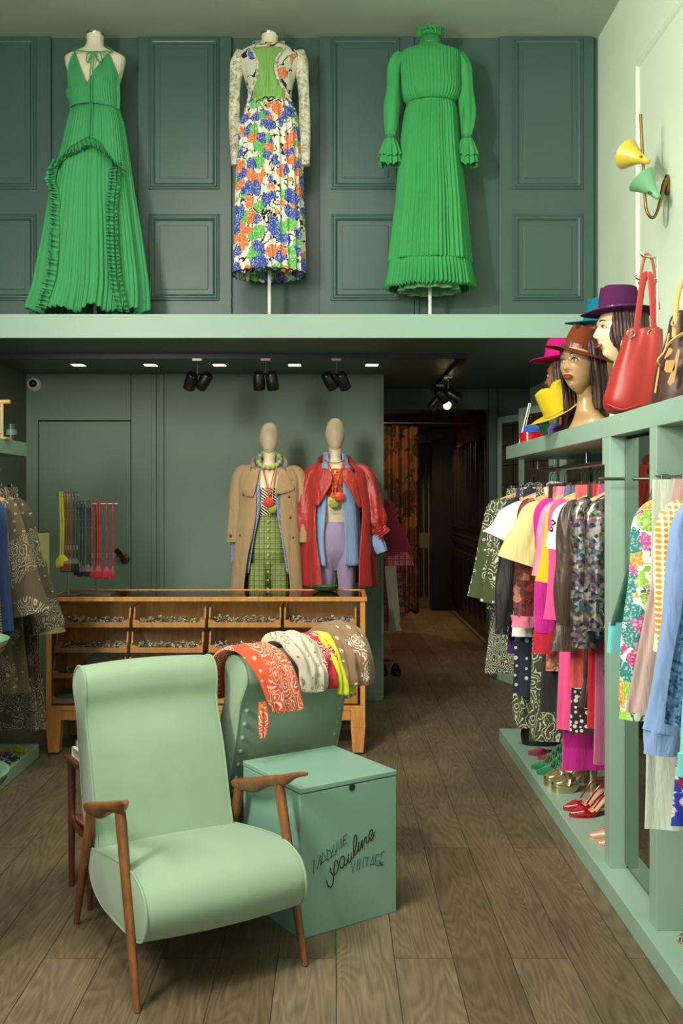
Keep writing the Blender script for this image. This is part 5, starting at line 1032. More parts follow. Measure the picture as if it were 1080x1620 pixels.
# ================================================================= heads and hats on the right shelf
SZ = 1.812
def head(name, label, loc, z, facing, skin, hairm=None, hair='long', base=(.075, .055), lips=(150, 40, 36), neckshift=(0, 0)):
    t = thing(name, label, 'mannequin head', (loc[0], loc[1], SZ), facing, 'mannequin heads on the shelf'); t.scale = (1.1, 1.1, 1.1); H = (z-SZ)/1.1
    m = MB(); rows = []
    for i in range(61):
        p = pi*(.01+.98*i/60); r = []
        for j in range(72):
            a = 2*pi*j/72; x = .071*sin(p)*cos(a); y = .090*sin(p)*sin(a); z_ = .118*cos(p)
            u = max(0, -z_/.118); fr = max(0, -y/.09)
            x *= 1-.36*u**1.6; 
            if y > 0: y *= 1-.45*u**1.2
            else: y = y*(1-.10*u)-.004*u
            y = max(y, -.086+.012*(z_/.118)**2) if y < 0 else y
            if y < 0:
                g = lambda v, c, s: math.exp(-((v-c)/s)**2)
                k = min(1, fr*1.6)
                pr = max(0, min(1, (.026-z_)/.046)) if z_ > -.022 else max(0, (z_+.036)/.014)
                y -= k*.023*pr*math.exp(-(x/(.0075+.006*pr))**2)
                y += k*.012*g(abs(x), .029, .015)*g(z_, .012, .012)
                y -= k*.005*g(abs(x), .028, .02)*g(z_, .034, .008)
                y -= k*.007*g(x, 0, .018)*(g(z_, -.049, .005)+g(z_, -.060, .005)) 
                y += k*.004*g(x, 0, .02)*g(z_, -.0545, .002)+k*.004*g(x, 0, .03)*g(z_, -.071, .006)
                y -= k*.009*g(x, 0, .022)*g(z_, -.092, .014)
                y -= k*.004*g(abs(x), .038, .016)*g(z_, -.022, .02)
            r.append(Vector((x, y, z_+H)))
        rows.append(r)
    m.grid(rows, True, True); hd = m.build('head', skin, t)
    nx, ny = neckshift
    MB().loft([(H-.055, 0, .022, .042, .045, 0), (H-.10, 0, .026+ny*.2, .039, .042, 0), (H-.14, nx*.2, .02+ny*.7, .041, .044, 0), (max(.08, H-.2), nx*.6, .02+ny*.7, .048, .048, 0), (.03, nx, .02+ny, base[0], base[1], 0), (0, nx, .02+ny, base[0]+.02, base[1]+.01, 0)], 40, 40, caps=True).build('neck', skin, t)
    for s in (-1, 1):
        e = MB().sphere((s*.028, -.0725, H+.011), (.0125, .0085, .0075), 18, 12).build('eye', plastic('eye_white', (220, 216, 204), .15), hd)
        MB().sphere((s*.029, -.0800, H+.0115), (.0052, .0026, .0055), 14, 8).build('iris', plastic('grey_iris', (64, 70, 74), .1), e)
        MB().tube([(s*.013, -.0775, H+.009), (s*.022, -.0825, H+.0185), (s*.033, -.082, H+.019), (s*.044, -.071, H+.010)], [.0008, .0020, .0022, .001], 6, 16).build('eyelashes', M['blackm'], hd)
        MB().tube([(s*.012, -.086, H+.032), (s*.026, -.0875, H+.040), (s*.046, -.074, H+.035)], [.0012, .0022, .0008], 6, 16).build('eyebrow', plastic('brow_brown', (70, 46, 30), .6), hd)
        MB().sphere((s*.068, .010, H-.004), (.008, .016, .028), 14, 12).build('ear', skin, hd)
    lp = plastic('painted_lips', lips, .2)
    for zz, h in ((-.0495, .004), (-.0595, .0048)):
        MB().tube([(-.021, -.080, H-.0545), (-.010, -.0905, H+zz), (0, -.0925, H+zz), (.010, -.0905, H+zz), (.021, -.080, H-.0545)], [.0012, h, h*.9, h, .0012], 10, 24, up=(0, 1, 0)).build('lip', lp, hd)
    if hairm:
        g = 62 if hair == 'long' else 55
        if hair == 'long': ks = [(H+.118, 0, .01, .03, .04, .001, g), (H+.095, 0, .008, .066, .082, .003, g), (H+.04, 0, .010, .080, .100, .004, g), (H-.03, 0, .018, .082, .098, .006, g-4), (H-.10, 0, .03, .080, .085, .008, g), (H-.19, 0, .035, .078, .075, .011, g+5)]
        else: ks = [(H+.118, 0, .01, .03, .04, .001, g), (H+.095, 0, .008, .066, .082, .003, g), (H+.04, 0, .010, .082, .100, .004, g-6), (H-.03, 0, .012, .088, .098, .006, g-14), (H-.075, 0, .02, .085, .088, .009, g-8), (H-.095, 0, .02, .07, .07, .006, g)]
        MB().loft(ks, 220, 44, folds=(('s', 46, 0, .7, 3), ('s', 19, 1, .6, -4), ('s', 7, 2, .5, 2))).build('hair', hairm, t, solid=.008, ang=180)
    return t
def hat(name, label, loc, mat, rz=0, tilt=(0, 0), R=.15, R2=None, cr=(.078, .092), h=.105, curl=.02, droop=0, band=None, seed=0, pinch=1, front_up=0):
    R2 = R2 or R*1.08
    E = (Matrix.Rotation(rz, 4, 'Z')@Matrix.Rotation(tilt[1], 4, 'Y')@Matrix.Rotation(tilt[0], 4, 'X')).to_euler()
    t = thing(name, label, 'hat', loc, 0, 'felt hats on the shelf', rot=E)
    rows = []
    for i in range(30):
        u = i/29
        if u < .7: v = u/.7; z = h*v; k = 1-.14*v**1.5
        else: v = (u-.7)/.3; z = h+.012*sin(v*pi/2); k = .86*(1-v)+.0001
        if .62 < u < .78: k *= .99
        r = []
        for j in range(64):
            a = 2*pi*j/64; x = cr[0]*k*cos(a); y = cr[1]*k*sin(a); w = min(1, max(0, (z/h-.45)/.5))
            zz = z-pinch*.028*w*math.exp(-(x/.022)**2)*(1 if abs(y) < cr[1]*.9 else .6)
            fr = max(0, -y/cr[1]); x *= 1-pinch*.30*w*fr**1.5
            zz += .010*w*fr; zz += .003*noise.noise(Vector((x*20+seed, y*20, z*15)))
            r.append(Vector((x, y, zz)))
        rows.append(r)
    MB().grid(rows, True, True).build('crown', mat, t, ang=180)
    rows = []
    for s, n in ((0, 12), (1, 12)):
        for i in range(n):
            v = i/(n-1); v = v if s == 0 else 1-v; r = []
            for j in range(96):
                a = 2*pi*j/96; c, d = cos(a), sin(a)
                x = (cr[0]*.99+(R-cr[0]*.99)*v)*c; y = (cr[1]*.99+(R2-cr[1]*.99)*v)*d
                z = curl*v**1.8*abs(c)**1.5-droop*v**1.5*max(0, -d)+front_up*v*max(0, d)+.006*v*noise.noise(Vector((c*1.5+seed, d*1.5, 0)))
                r.append(Vector((x, y, z-.0035*s)))
            rows.append(r)
    MB().grid(rows, True).build('brim', mat, t, ang=180)
    MB().loft([(.004, 0, 0, cr[0]+.0015, cr[1]+.0015, 0), (.026, 0, 0, cr[0]*.992+.0015, cr[1]*.992+.0015, 0)], 48, 4).build('hat_band', band or mat, t)
    return t
felt = lambda n, c: fabric(n, c, .95, .0, 900, .06, .12, .08)
skinl = plastic('ivory_painted_skin', (222, 206, 160), .25); skint = plastic('tan_painted_skin', (178, 142, 100), .28, .05); skind = plastic('deep_tan_skin', (150, 98, 66), .35)
hairb = N('dark_brown_hair'); hairb.col(hairb.mix(hairb.noise(1, 3, hairb.mapping((240, 240, 6))).outputs[0], (30, 16, 14), (74, 44, 38))); hairb.set(Roughness=.38); hairb.bump(hairb.noise(1, 2, hairb.mapping((500, 500, 8))).outputs[0], .6, .003); hairb = hairb.m
head('hat_display_head', 'tan glossy mannequin head with painted red lips wearing the rust brown hat', (1.125, 4.35), 2.105, radians(-50), skint, hairb, 'long', (.085, .05), neckshift=(.0, .045))
hat('fedora_hat', 'rust brown felt hat on the tan glossy head', (1.13, 4.36, 2.168), felt('rust_felt', (104, 50, 28)), radians(-50), (-.10, .30), .155, .175, curl=-.012, droop=.012, band=satin('rust_ribbon', (92, 44, 24)), seed=1)
head('hat_display_head', 'mannequin head with long straight dark hair under the magenta hat, seen from behind its cheek', (1.19, 4.88), 2.115, radians(-128), skind, hairb, 'long')
hat('fedora_hat', 'magenta felt hat with a straight brim on the long haired head', (1.17, 4.87, 2.20), felt('magenta_felt', (180, 20, 108)), radians(-95), (.0, .0), .15, .165, curl=.006, h=.10, seed=2, pinch=.5)
head('hat_display_head', 'pale mannequin head with a dark bob in profile under the purple hat', (1.235, 4.12), 2.215, radians(-82), skinl, hairb, 'bob')
hat('fedora_hat', 'plum purple felt hat on the pale profile head', (1.235, 4.12, 2.295), felt('plum_felt', (72, 30, 68)), radians(-80), (.03, .0), .15, .165, curl=.012, h=.11, band=satin('plum_ribbon', (70, 28, 66)), seed=3, pinch=.35)
head('hat_display_head', 'brown skinned mannequin head half hidden behind the purple hat', (1.30, 4.62), 2.27, radians(-75), skind, None)
hat('fedora_hat', 'teal blue felt hat behind the purple one', (1.30, 4.62, 2.335), felt('teal_felt', (22, 100, 120)), radians(-80), (-.05, .10), .15, .18, curl=.01, h=.12, seed=4, front_up=0)
ys = thing('hat_stand', 'short turned wooden hat stand under the yellow hat', 'hat stand', (1.13, 4.66, SZ))
MB().lathe([(0, 0), (.05, 0), (.05, .01), (.018, .02), (.014, .06), (.018, .10), (.012, .16), (.03, .175), (0, .18)], 24).build('stand', M['teak'], ys)
hat('fedora_hat', 'bright yellow felt hat tipped forward on its wooden stand', (1.10, 4.58, 1.925), felt('yellow_felt', (192, 172, 38)), radians(-5), (.10, -.55), .165, .18, curl=.012, h=.125, band=satin('yellow_ribbon', (196, 172, 30)), seed=5, cr=(.092, .10), pinch=.7)
# small things at the far end of the shelf
b = thing('red_box', 'glossy red oval box at the far end of the shelf', 'box', (1.15, 5.45, SZ)); MB().loft([(0, 0, 0, .085, .05, 0), (.05, 0, 0, .085, .05, 0)], 40, 6, caps=True).build('body', plastic('glossy_red', (176, 20, 30), .15), b); MB().loft([(.046, 0, 0, .088, .053, 0), (.058, 0, 0, .088, .053, 0)], 40, 4, caps=True).build('lid', plastic('glossy_red_lid', (176, 20, 30), .15), b)
b = thing('cap', 'royal blue cap lying on the red box', 'cap', (1.13, 5.43, SZ+.058)); MB().loft([(0, 0, 0, .05, .04, 0), (.03, 0, 0, .042, .034, 0), (.048, 0, 0, .012, .01, 0)], 30, 12, caps=True).build('crown', fabric('royal_blue', (38, 80, 170)), b)
b = thing('green_bowl', 'dark green bowl beside the blue cap', 'bowl', (1.205, 5.2, SZ)); MB().lathe([(0, 0), (.04, 0), (.075, .04), (.085, .085), (.08, .085), (.07, .045), (0, .01)], 32).build('dish', plastic('bottle_green_glaze', (24, 74, 44), .15), b)
b = thing('purple_pouch', 'purple fabric pouch in front of the dark green bowl', 'pouch', (1.16, 4.85, SZ)); MB().loft([(0, 0, 0, .06, .04, .004), (.03, 0, 0, .065, .045, .006), (.06, 0, 0, .05, .03, .008)], 40, 12, folds=(('s', 5, 0, 1, 3),), caps=True).build('body', fabric('violet_cloth', (84, 50, 128)), b)
b = thing('display_easel', 'white wire easel leaning at the far corner of the shelf', 'easel', (1.10, 5.55, SZ))
MB().tube([(-.02, 0, 0), (.045, .03, .24)], .004, 8).tube([(.0, .02, .0), (.055, .04, .24)], .004, 8).tube([(-.005, 0, .05), (.01, .03, .05)], .003, 6).build('wire_frame', M['white'], b)
# sunglasses-like dark trinkets behind the yellow hat
for i, (x, y, c, lb) in enumerate(((1.25, 4.75, (40, 30, 28), 'small dark turned vase behind the yellow hat'), (1.30, 4.95, (110, 104, 90), 'small grey patterned vase behind the wooden hat stand'))):
    b = thing('small_vase', lb, 'vase', (x, y, SZ)); MB().lathe([(0, 0), (.03, 0), (.045, .04), (.03, .09), (.018, .12), (.026, .15), (.02, .15), (.012, .12), (0, .03)], 24).build('body', plastic('vase_glaze', c, .3), b)
# --- red bucket bag on its chrome stand
lr = N('red_leather'); lr.col(lr.mix(lr.noise(6, 3).outputs[0], (138, 34, 30), (160, 44, 38))); lr.set(Roughness=.42); lr.bump(lr.vor(260).outputs[0], .25, .001); lr = lr.m
fb = Fig(1003, 3.72, SZ); bag = thing('bucket_bag', 'red leather bucket bag with two straps, hanging from the chrome stand', 'handbag', (fb.X, 3.72, SZ), 0)
kb_ = fb.keys([(652, 962, 1034, 0, .070, .001), (640, 957, 1039, 0, .080, .002), (610, 963, 1046, 0, .085, .003), (575, 975, 1047, 0, .080, .005), (545, 986, 1046, 0, .070, .007), (522, 993, 1045, 0, .055, .009)])
m = MB().loft(kb_, 90, 44, folds=(('s', 5, 1, .8, 2), ('s', 9, 0, .4, -3)), power=2.5, noise_amp=.5, caps=False); m.build('bag_body', lr, bag, solid=.005)
MB().loft([(kb_[0][0], kb_[0][1], 0, kb_[0][3]*.98, .068, 0), (kb_[0][0]-.004, kb_[0][1], 0, kb_[0][3]*.9, .06, 0)], 40, 3, caps=True).build('bag_base', lr, bag)
MB().tube([fb.p(1006, 530, -.03), fb.p(1009, 500, -.02), fb.p(1015, 455, 0), fb.p(1020, 436, .01), fb.p(1024, 433, .012)], [.012, .013, .013, .012], 10, 26, flat=.35, up=(0, 1, 0)).tube([fb.p(1024, 433, .012), fb.p(1029, 440, .0), fb.p(1032, 480, -.03), fb.p(1034, 520, -.045)], [.012, .013, .013, .012], 10, 26, flat=.35, up=(0, 1, 0)).build('strap', lr, bag)
for a in (997, 1030):
    MB().tube([fb.p(a, 528, -.058)+Vector((.015*cos(q), -.004, .015*sin(q))) for q in [2*pi*j/20 for j in range(21)]], .0025, 8).build('ring', M['chrome'], bag)
MB().tube([fb.p(961, 640, -.045), fb.p(985, 648, -.075), fb.p(1010, 640, -.08), fb.p(1037, 634, -.05)], .004, 8, 20).build('base_piping', lr, bag)
cs = thing('bag_stand', 'tall chrome T-shaped bag stand on the shelf', 'bag stand', (fb.X+.11, 3.78, SZ))
cx_ = fb.X+.11
MB().box(-.08, .04, -.06, .06, 0, .005).build('base', M['chrome'], cs, smoothed=False)
MB().tube([(0, 0, .005), (0, 0, .64)], .006, 10).build('post', M['chrome'], cs)
MB().tube([(0, 0, .555), (-.075, 0, .555), (-.082, 0, .57)], .0045, 8, 14).build('lower_hook', M['chrome'], cs); MB().tube([(0, 0, .64), (-.055, 0, .645), (-.064, 0, .665)], .0045, 8, 14).build('upper_hook', M['chrome'], cs)
sb_ = thing('shoulder_bag', 'small red and cream beaded bag behind the bucket bag, hanging by a buckled tan strap', 'handbag', (fb.X+.06, 3.86, SZ))
MB().tube([fb.p(1012, 500, .14), fb.p(1013, 440, .10), fb.p(1019, 408, .08), fb.p(1025, 402, .08), fb.p(1032, 415, .08), fb.p(1037, 450, .10), fb.p(1042, 490, .12)], .0062, 8, 40, flat=.4, up=(0, 1, 0)).xf(Matrix.Translation((-.06, -.14, 0))).build('strap', fabric('tan_strap', (160, 96, 60), .6), sb_)
MB().box(-.012, .012, -.006, .006, .545, .552).xf(Matrix.Translation((.0, -.04, 0))).build('buckle', M['brass'], sb_, smoothed=False)
MB().loft([(0, .0, .02, .09, .035, 0), (.16, .0, .02, .085, .035, .003), (.33, .0, .02, .06, .02, .002)], 50, 20, folds=(('s', 5, 0, 1, 3),), power=2.6, caps=True).build('bag_body', floral('beaded_red_cream', (196, 186, 160), [(186, 36, 40), (214, 206, 186), (110, 96, 80)], 30, .5), sb_)
# --- brown bag
br_l = N('brown_canvas'); br_l.col(br_l.mix(br_l.noise(14, 3).outputs[0], (58, 36, 28), (78, 50, 38))); br_l.set(Roughness=.5); br_l.bump(br_l.noise(400, 2).outputs[0], .2, .001); br_l = br_l.m
tanl = plastic('natural_leather', (206, 158, 100), .45)
fb = Fig(1085, 3.22, SZ); bag = thing('travel_bag', 'dark brown handbag with natural leather handles and luggage tag at the right edge', 'handbag', (fb.X, 3.22, SZ))
kb_ = fb.keys([(636, 1034, 1140, 0, .10, 0), (620, 1036, 1138, 0, .11, .002), (590, 1040, 1134, 0, .11, .003), (560, 1049, 1126, 0, .09, .003), (530, 1057, 1118, 0, .06, .002), (500, 1063, 1110, 0, .035, 0), (492, 1070, 1104, 0, .02, 0)])
MB().loft(kb_, 90, 44, folds=(('s', 4, 1, 1, 2),), power=2.7, noise_amp=.3, caps=True).build('bag_body', br_l, bag)
MB().tube([fb.p(1036, 622, -.03), fb.p(1042, 585, -.03), fb.p(1044, 578, -.05), fb.p(1040, 570, -.06), fb.p(1051, 555, -.05), fb.p(1058, 528, -.035)], .0035, 8, 30).build('piping', tanl, bag)
MB().tube([fb.p(1066, 535, -.075), fb.p(1069, 490, -.06), fb.p(1074, 458, -.02), fb.p(1084, 442, .0), fb.p(1096, 450, -.02), fb.p(1104, 490, -.06), fb.p(1106, 535, -.075)], .0085, 12, 44).build('handle', tanl, bag)
MB().tube([fb.p(1053, 552, -.085), fb.p(1062, 540, -.10), fb.p(1080, 528, -.10), fb.p(1092, 522, -.08)], [.004, .008, .008, .006], 10, 24, flat=.5).build('closing_strap', tanl, bag)
MB().tube([fb.p(1066, 504, -.055), fb.p(1062, 512, -.085), fb.p(1067, 515, -.09), fb.p(1073, 496, -.06)], .0035, 8, 20).build('cord', tanl, bag)
def tagp(pts, nm):
    a = [fb.p(x, y, -.118) for x, y in pts]; m = MB(); m.prism([(p.x, p.z) for p in a], -.122, -.117, 'y'); m.build(nm, tanl, bag, bevel=.0015, smoothed=False)
tagp([(1050, 567), (1058, 550), (1064, 553), (1061, 560), (1052, 568)], 'leather_tab'); tagp([(1053, 570), (1068, 570), (1067, 584), (1063, 590), (1054, 590), (1050, 586)], 'luggage_tag')
tagp([(1072, 552), (1075, 555), (1066, 604), (1059, 611), (1055, 606), (1061, 590)], 'key_holder'); 
# ================================================================= sconce
sp_ = at(1052, 284, 4.66); sn = thing('wall_sconce', 'brass wall lamp with one yellow and one pale green cone shade', 'wall lamp', (XR, 4.68, sp_.z-.02)); oz = sp_.z-.02
def q(px, py, d, x=None):
    v = at(px, py, d); return Vector((v.x-XR, d-4.68, v.z-oz))
MB().lathe([(0, 0), (.022, 0), (.026, .004), (.026, .014), (.02, .02), (0, .022)], 28, (0, 0, 0), Matrix.Rotation(-pi/2, 4, 'Y')@Matrix.Diagonal((2.0, 1, 1, 1))).build('wall_plate', M['brass'], sn)
MB().tube([q(1054, 285, 4.66), q(1050, 292, 4.64), q(1044, 318, 4.62), q(1037, 340, 4.60), q(1030, 344, 4.60), q(1023, 334, 4.60), q(1020, 312, 4.60), q(1016, 240, 4.60), q(1013, 181, 4.60)], [.014, .012, .008, .007, .007, .007, .007, .007, .007], 12, 70).build('stem', M['brass'], sn)
def cone(p0, p1, mo, mi, r0=.018, r1=.072, nm='shade'):
    ax = (p1-p0); L = ax.length; Mx = ax.to_track_quat('Z', 'Y').to_matrix().to_4x4()
    prof = [(0, -.012), (r0*.7, -.008), (r0, .01), (r0*1.15, L*.25), (r0+(r1-r0)*.35, L*.55), (r0+(r1-r0)*.72, L*.82), (r1, L)]
    o = MB().lathe(prof, 36, p0, Mx, caps=False).build(nm, mo, sn, solid=0)
    MB().lathe([(r-.002 if r > .004 else 0, z+.002) for r, z in prof[:-1]]+[(r1-.0012, L-.0005)], 36, p0, Mx, caps=False).build('shade_lining', mi, o)
    MB().sphere(p0+ax*.5, (.018, .018, .018), 16, 10).build('bulb', M['white'], o)
cone(q(1024, 255, 4.56), q(991, 244, 4.66), plastic('lamp_yellow', (214, 190, 70), .35), M['white']); cone(q(1040, 311, 4.54), q(1015, 284, 4.585), plastic('lamp_green', (120, 176, 132), .35), M['white'])
MB().tube([q(1013, 248, 4.56), q(1016, 246, 4.60)], .006, 8).build('joint', M['brass'], sn); MB().tube([q(1028, 305, 4.53), q(1019, 300, 4.60)], .006, 8).build('joint', M['brass'], sn)
# ================================================================= shoes
PZ = .077
def shoe(name, label, X, Y, rz, mat, heel=.0, L=.235, toe='point', sole=None, lining=None, style='pump', group='shoes on the plinth', platform=0, heel_kind='thin', mirror=1, z=PZ, wsc=1):
    t = thing(name, label, 'shoe', (X, Y, z), rz, group); n = 50; pf = platform
    W = {'point': [(0, .003), (.06, .013), (.15, .024), (.3, .037), (.45, .034), (.65, .026), (.85, .028), (.96, .021), (1, .008)], 'round': [(0, .006), (.03, .022), (.1, .034), (.3, .042), (.5, .036), (.7, .031), (.88, .031), (.97, .022), (1, .008)]}[toe]
    wr = krow(W, n)
    def solez(s): 
        u = min(1, max(0, (s-.34)/.5)); return pf+heel*(u*u*(3-2*u))+.004
    cut = .30 if toe == 'point' else .34
    rows = []; ins = []
    for i in range(n):
        s, w = wr[i]; w *= wsc; zs = solez(s); hh = (.016+.022*min(1, s/.25)) if s < cut else .030+.024*max(0, (s-.6)/.4); 
        if style in ('sling', 'platform') and s > .45: hh = .006
        A = pi*(1 if s < cut else max(.60, 1-(s-cut)*6)) ; 
        r = []
        for j in range(25):
            a = -A+2*A*j/24; r.append(Vector((s*L, w*sin(a)*(1 if abs(a) < pi/2 else 1), zs+hh*(1-cos(a))/2)) if abs(a) > pi/2 else Vector((s*L, w*(2*abs(a)/pi)**.6*(1 if a > 0 else -1), zs+hh*.5*(max(0, abs(a)/(pi/2)-.75)/.25)**2)))
        rows.append(r); ins.append([Vector((s*L, -w*.93, zs+.0035)), Vector((s*L, w*.93, zs+.0035))])
    MB().grid(rows).build('upper', mat, t, solid=.0022, ang=80)
    MB().grid(ins[2:-2]).build('insole', lining or plastic('nude_lining', (206, 176, 140), .6), t, solid=.001)
    bot = []
    for i in range(n):
        s, w = wr[i]; w = w*wsc+.0015; zs = solez(s); lo = zs-.004-(pf if s < .52 else 0)*(1) if pf else zs-.004
        if pf and s >= .52: lo = zs-.004
        if sole and not pf: lo = zs-.004-.010*(1 if heel == 0 else 0)
        lo = max(lo, 0)
        bot.append([Vector((s*L, -w, lo)), Vector((s*L, w, lo)), Vector((s*L, w, zs+.001)), Vector((s*L, -w, zs+.001))])
    MB().grid(bot, True, True).build('sole', sole or mat, t, bevel=.001, smoothed=False)
    if heel > .02:
        zt = solez(.92); r0 = (.006 if heel_kind == 'thin' else .022)
        MB().tube([(L*.90, 0, zt), (L*.90, 0, zt*.5), (L*.905, 0, 0)], [.024, r0*1.2, r0, r0], 12, 16, flat=1).build('heel', sole or mat, t)
    return t
def strap(t, mat, pts, r=.0035, n=24, name='strap', flat=1.6): MB().tube(pts, r, 8, n, flat=flat, up=(0, 0, 1)).build(name, mat, t)
bsu = fabric('burgundy_suede', (136, 48, 68), .95, .5); shoe('flat_shoe', 'burgundy suede pointed flat shoe, rear one of the pair', 1.075, 5.27, radians(-8), bsu, .004, .26); shoe('flat_shoe', 'burgundy suede pointed flat shoe, front one of the pair', 1.11, 5.17, radians(-14), bsu, .004, .26)
gsu = fabric('green_suede', (24, 120, 76), .9, .5)
for i, (x, y) in enumerate(((1.035, 4.99), (1.045, 4.90))):
    t = shoe('laced_pump', 'emerald suede pointed shoe laced at the ankle, %s of the pair' % ('rear', 'front')[i], x, y, radians(8), gsu, .075, .235, heel_kind='block')
    for k in range(5):
        a = .085+.026*k; zz = .03+.022*k; strap(t, gsu, [(a, -.034, zz), (a+.012, -.02, zz+.035), (a+.02, .0, zz+.045), (a+.012, .02, zz+.035), (a+.03, .034, zz+.01)], .003)
        strap(t, gsu, [(a+.03, -.034, zz+.01), (a+.02, 0, zz+.042), (a, .034, zz)], .003)
gold = N('gold_leather'); gold.col((196, 184, 140)); gold.set(Metallic=.8, Roughness=.22); gold.bump(gold.noise(40, 2).outputs[0], .08, .003); gold = gold.m
for i, (x, y) in enumerate(((1.04, 4.70), (1.055, 4.60))):
    t = shoe('platform_sandal', 'pale gold platform sandal with block heel, %s of the pair' % ('rear', 'front')[i], x, y, radians(14), gold, .085, .235, 'round', style='platform', platform=.032, heel_kind='block')
    strap(t, gold, [(.055, -.043, .04), (.075, -.03, .075), (.085, 0, .085), (.075, .03, .075), (.055, .043, .04)], .016, flat=.25, name='toe_strap')
    strap(t, gold, [(.20, -.034, .125), (.155, -.03, .165), (.14, 0, .172), (.155, .03, .165), (.20, .034, .125)], .007, flat=.4, name='ankle_strap'); strap(t, gold, [(.235, -.0, .12), (.22, .02, .165), (.20, .03, .168)], .006, flat=.4, name='heel_strap')
rp = plastic('red_patent', (166, 12, 24), .08, 1)
for i, (x, y) in enumerate(((1.045, 4.33), (1.05, 4.24))):
    t = shoe('slingback_shoe', 'red patent slingback shoe, %s of the pair' % ('rear', 'front')[i], x, y, radians(14), rp, .07, .24, style='sling')
    strap(t, rp, [(.10, -.03, .04), (.17, -.034, .115), (.235, -.012, .135), (.24, .012, .135), (.17, .034, .115), (.10, .03, .04)], .003)
npat = plastic('nude_patent', (204, 156, 124), .12, 1)
for i, (x, y) in enumerate(((1.065, 3.97), (1.075, 3.88))): shoe('court_shoe', 'nude patent pointed court shoe behind the front post, %s of the pair' % ('rear', 'front')[i], x, y, radians(4), npat, .075, .24)
jute = fabric('jute_sole', (176, 138, 92), .95)
m_es = bandana('espadrille_brown', (74, 50, 34), (226, 214, 190), 2.2, .6)
shoe('espadrille', 'brown and white patterned espadrille with a jute sole at the right edge', 1.10, 3.045, radians(-14), m_es, 0, .25, 'round', sole=jute)
shoe('espadrille', 'dark patterned espadrille lying on the far side of the partition, seen in the mirror', 1.20, 3.38, radians(14), m_es, 0, .25, 'round', sole=jute)
bb = thing('black_bag', 'black oval leather bag standing on the plinth at the far end', 'handbag', (1.20, 5.50, PZ)); MB().loft([(0, 0, 0, .11, .06, 0), (.05, 0, 0, .12, .065, 0), (.14, 0, 0, .10, .05, 0)], 40, 12, caps=True).build('body', plastic('black_leather', (24, 24, 24), .4), bb)
# left plinth
GLS = 'shoes on the left plinth'
shoe('loafer', 'lime yellow patterned flat shoe on the left plinth', -1.70, 5.30, radians(184), bandana('lime_shoe_print', (150, 146, 40), (210, 206, 110), 2.4, .6), 0, .25, 'round', sole=jute, group=GLS)
nves = bandana('navy_shoe_print', (26, 28, 44), (180, 182, 190), 2.2, .6)
shoe('espadrille', 'navy bandana print espadrille on the left plinth, rear one', -1.70, 5.16, radians(176), nves, 0, .24, 'round', sole=nves, group=GLS); shoe('espadrille', 'navy bandana print espadrille on the left plinth, front one', -1.715, 5.06, radians(178), nves, 0, .24, 'round', sole=nves, group=GLS)
# left shelf
lb_ = thing('tote_bag', 'off-white tote bag with looped handles on the left shelf', 'handbag', (-1.70, 4.62, SZ)); MB().loft([(0, 0, 0, .09, .05, 0), (.20, -.01, 0, .075, .035, .003), (.26, -.02, 0, .06, .02, .004)], 50, 20, folds=(('s', 5, 0, 1, 2),), power=2.8, caps=True).build('body', fabric('off_white_canvas', (214, 214, 190)), lb_)
MB().tube([(-.02, -.02, .25), (.02, -.02, .30), (.05, -.02, .315), (.04, -.02, .28), (-.02, -.02, .255)], .006, 8, 30).build('handle', M['white'], lb_)
ws = thing('wooden_stand', 'small light wooden T-shaped stand on the left shelf', 'display stand', (-1.775, 5.1, SZ)); MB().box(-.04, .04, -.04, .04, 0, .01).tube([(0, 0, .01), (0, 0, .20)], .009, 10).build('post', M['beech'], ws); MB().tube([(-.06, 0, .20), (.045, 0, .20)], .012, 12).build('crossbar', M['beech'], ws)
jr = thing('glass_jar', 'small dark green banded jar on the left shelf', 'jar', (-1.79, 5.30, SZ)); MB().lathe([(0, 0), (.03, 0), (.03, .035), (0, .035)], 24).build('body', plastic('dark_jar', (28, 44, 38), .1), jr); MB().lathe([(.0305, .035), (.0305, .065), (0, .065)], 24).build('label_band', plastic('grey_green_band', (96, 124, 110), .4), jr); MB().lathe([(0, .065), (.028, .065), (.028, .095), (0, .095)], 24).build('lid', plastic('green_lid', (30, 60, 48), .3), jr)
tt = thing('tiered_stand', 'two-tier mint and red enamel tray stand at the left edge', 'display stand', (-1.225, 3.0, 0))
en = plastic('mint_enamel', (96, 132, 110), .3); enr = plastic('red_enamel_band', (150, 66, 56), .25)
MB().tube([(0, 0, .0), (0, 0, 1.1)], .012, 12).build('post', M['steel'], tt)
MB().lathe([(0, 0), (.11, 0), (.11, .012), (0, .02)], 32).build('foot', M['steel'], tt)
for z in (.56, .98):
    tr_ = MB().lathe([(0, z), (.10, z), (.175, z+.03), (.195, z+.07), (.188, z+.07), (.17, z+.036), (.10, z+.006), (0, z+.006)], 48).build('tray', en, tt)
    MB().lathe([(.178, z+.034), (.182, z+.040), (.186, z+.046)], 48, caps=False).build('red_band', enr, tr_)
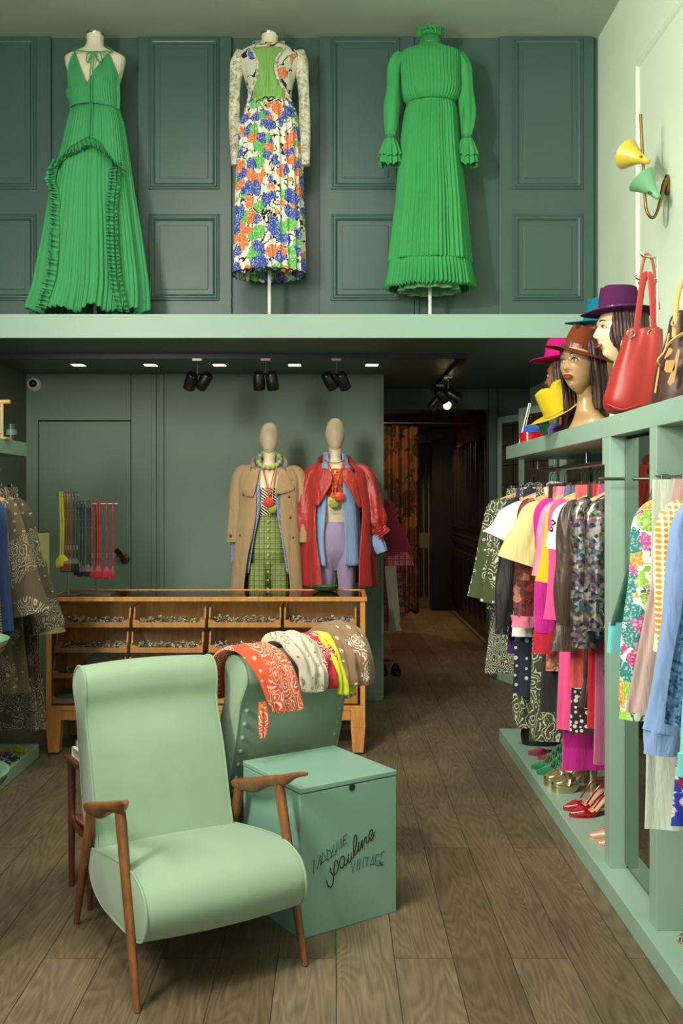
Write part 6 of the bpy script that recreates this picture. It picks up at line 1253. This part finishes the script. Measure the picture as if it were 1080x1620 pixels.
# ================================================================= light and camera
def area(name, loc, target, sx, sy, power, color=(1, 1, 1)):
    l = bpy.data.lights.new(name, 'AREA'); l.shape = 'RECTANGLE'; l.size = sx; l.size_y = sy; l.energy = power; l.color = color
    o = bpy.data.objects.new(name, l); COL.objects.link(o); o.location = loc
    o.rotation_euler = (Vector(target)-Vector(loc)).to_track_quat('-Z', 'Y').to_euler(); return o
area('shop_window_daylight', (-.3, -1.55, 2.15), (-.2, 5, 1.9), 3.4, 3.5, 34, (1, .97, .90))
area('side_wash', (-2.15, 1.3, 2.7), (.9, 4.2, 1.7), 1.1, 1.3, 210, (1, .95, .82))  # soft area lamp added by the left wall, which has no window
emit_spot((-1.9, .9, 3.25), (1.64, 4.5, 3.1), 420, 58, .9, (1, .96, .88), .06)
area('overhead_wash', (-.5, 2.7, 4.3), (-.1, 3.3, 0), 1.6, 1.8, 125, (1, .95, .84))
emit_spot((-1.9, .9, 3.2), (-.15, 5.8, .8), 400, 30, .8, (1, .9, .72), .06)
emit_spot((-.9, 1.6, 4.2), (.0, 3.6, .2), 150, 62, .9, (1, .92, .76), .09)
emit_spot((-.9, 2.6, 4.2), (1.1, 4.6, 1.1), 260, 50, .9, (1, .92, .78), .06)
# beams of the soffit spotlights
emit_spot(((312-VX)*6.05/F-.05, 6.02, 2.2), (-1.5, 6.9, .9), 3, 75, .8)
emit_spot(((420-VX)*6.05/F, 5.9, 2.2), (-.45, 6.5, .9), 10, 70, .8)
emit_spot(((532-VX)*6.05/F, 5.9, 2.2), (.15, 6.5, .9), 10, 70, .8)
emit_spot((.87, 7.37, 2.22), (1.0, 6.2, 0), 10, 60, .8)
for (x, y) in ((1.0, 9.2), (.55, 11.3), (1.0, 12.0)): emit_spot((x, y, 2.32), (x+.5, y+.1, 1.2), 45, 110, .8, (1, .62, .3))  # unseen warm spots added to brighten the passage, no fixtures built
emit_spot((.3, 8.9, 2.3), (.3, 10.6, 1.2), 60, 100, .8, (1, .66, .36))  # unseen spot added to brighten the curtain
emit_spot((.9, 7.35, 2.25), (.35, 8.3, 1.0), 25, 70, .8)
w = bpy.data.worlds.new('dim_surroundings'); w.use_nodes = True; bpy.context.scene.world = w
w.node_tree.nodes['Background'].inputs[0].default_value = (.75, .9, .85, 1); w.node_tree.nodes['Background'].inputs[1].default_value = .25
cam = bpy.data.cameras.new('camera'); co = bpy.data.objects.new('camera', cam); COL.objects.link(co)
co.location = (0, 0, EYE); co.rotation_euler = (pi/2, 0, 0)
cam.sensor_fit = 'VERTICAL'; cam.sensor_height = 36; cam.lens = 36*F/1620
cam.shift_x = 12.5/1620; cam.shift_y = -23/1620; cam.clip_end = 60
sc = bpy.context.scene; sc.camera = co
sc.view_settings.view_transform = 'Standard'; sc.view_settings.look = 'None'; sc.view_settings.gamma = 1; sc.view_settings.exposure = .0
try: sc.view_settings.use_curve_mapping = False
except Exception: pass
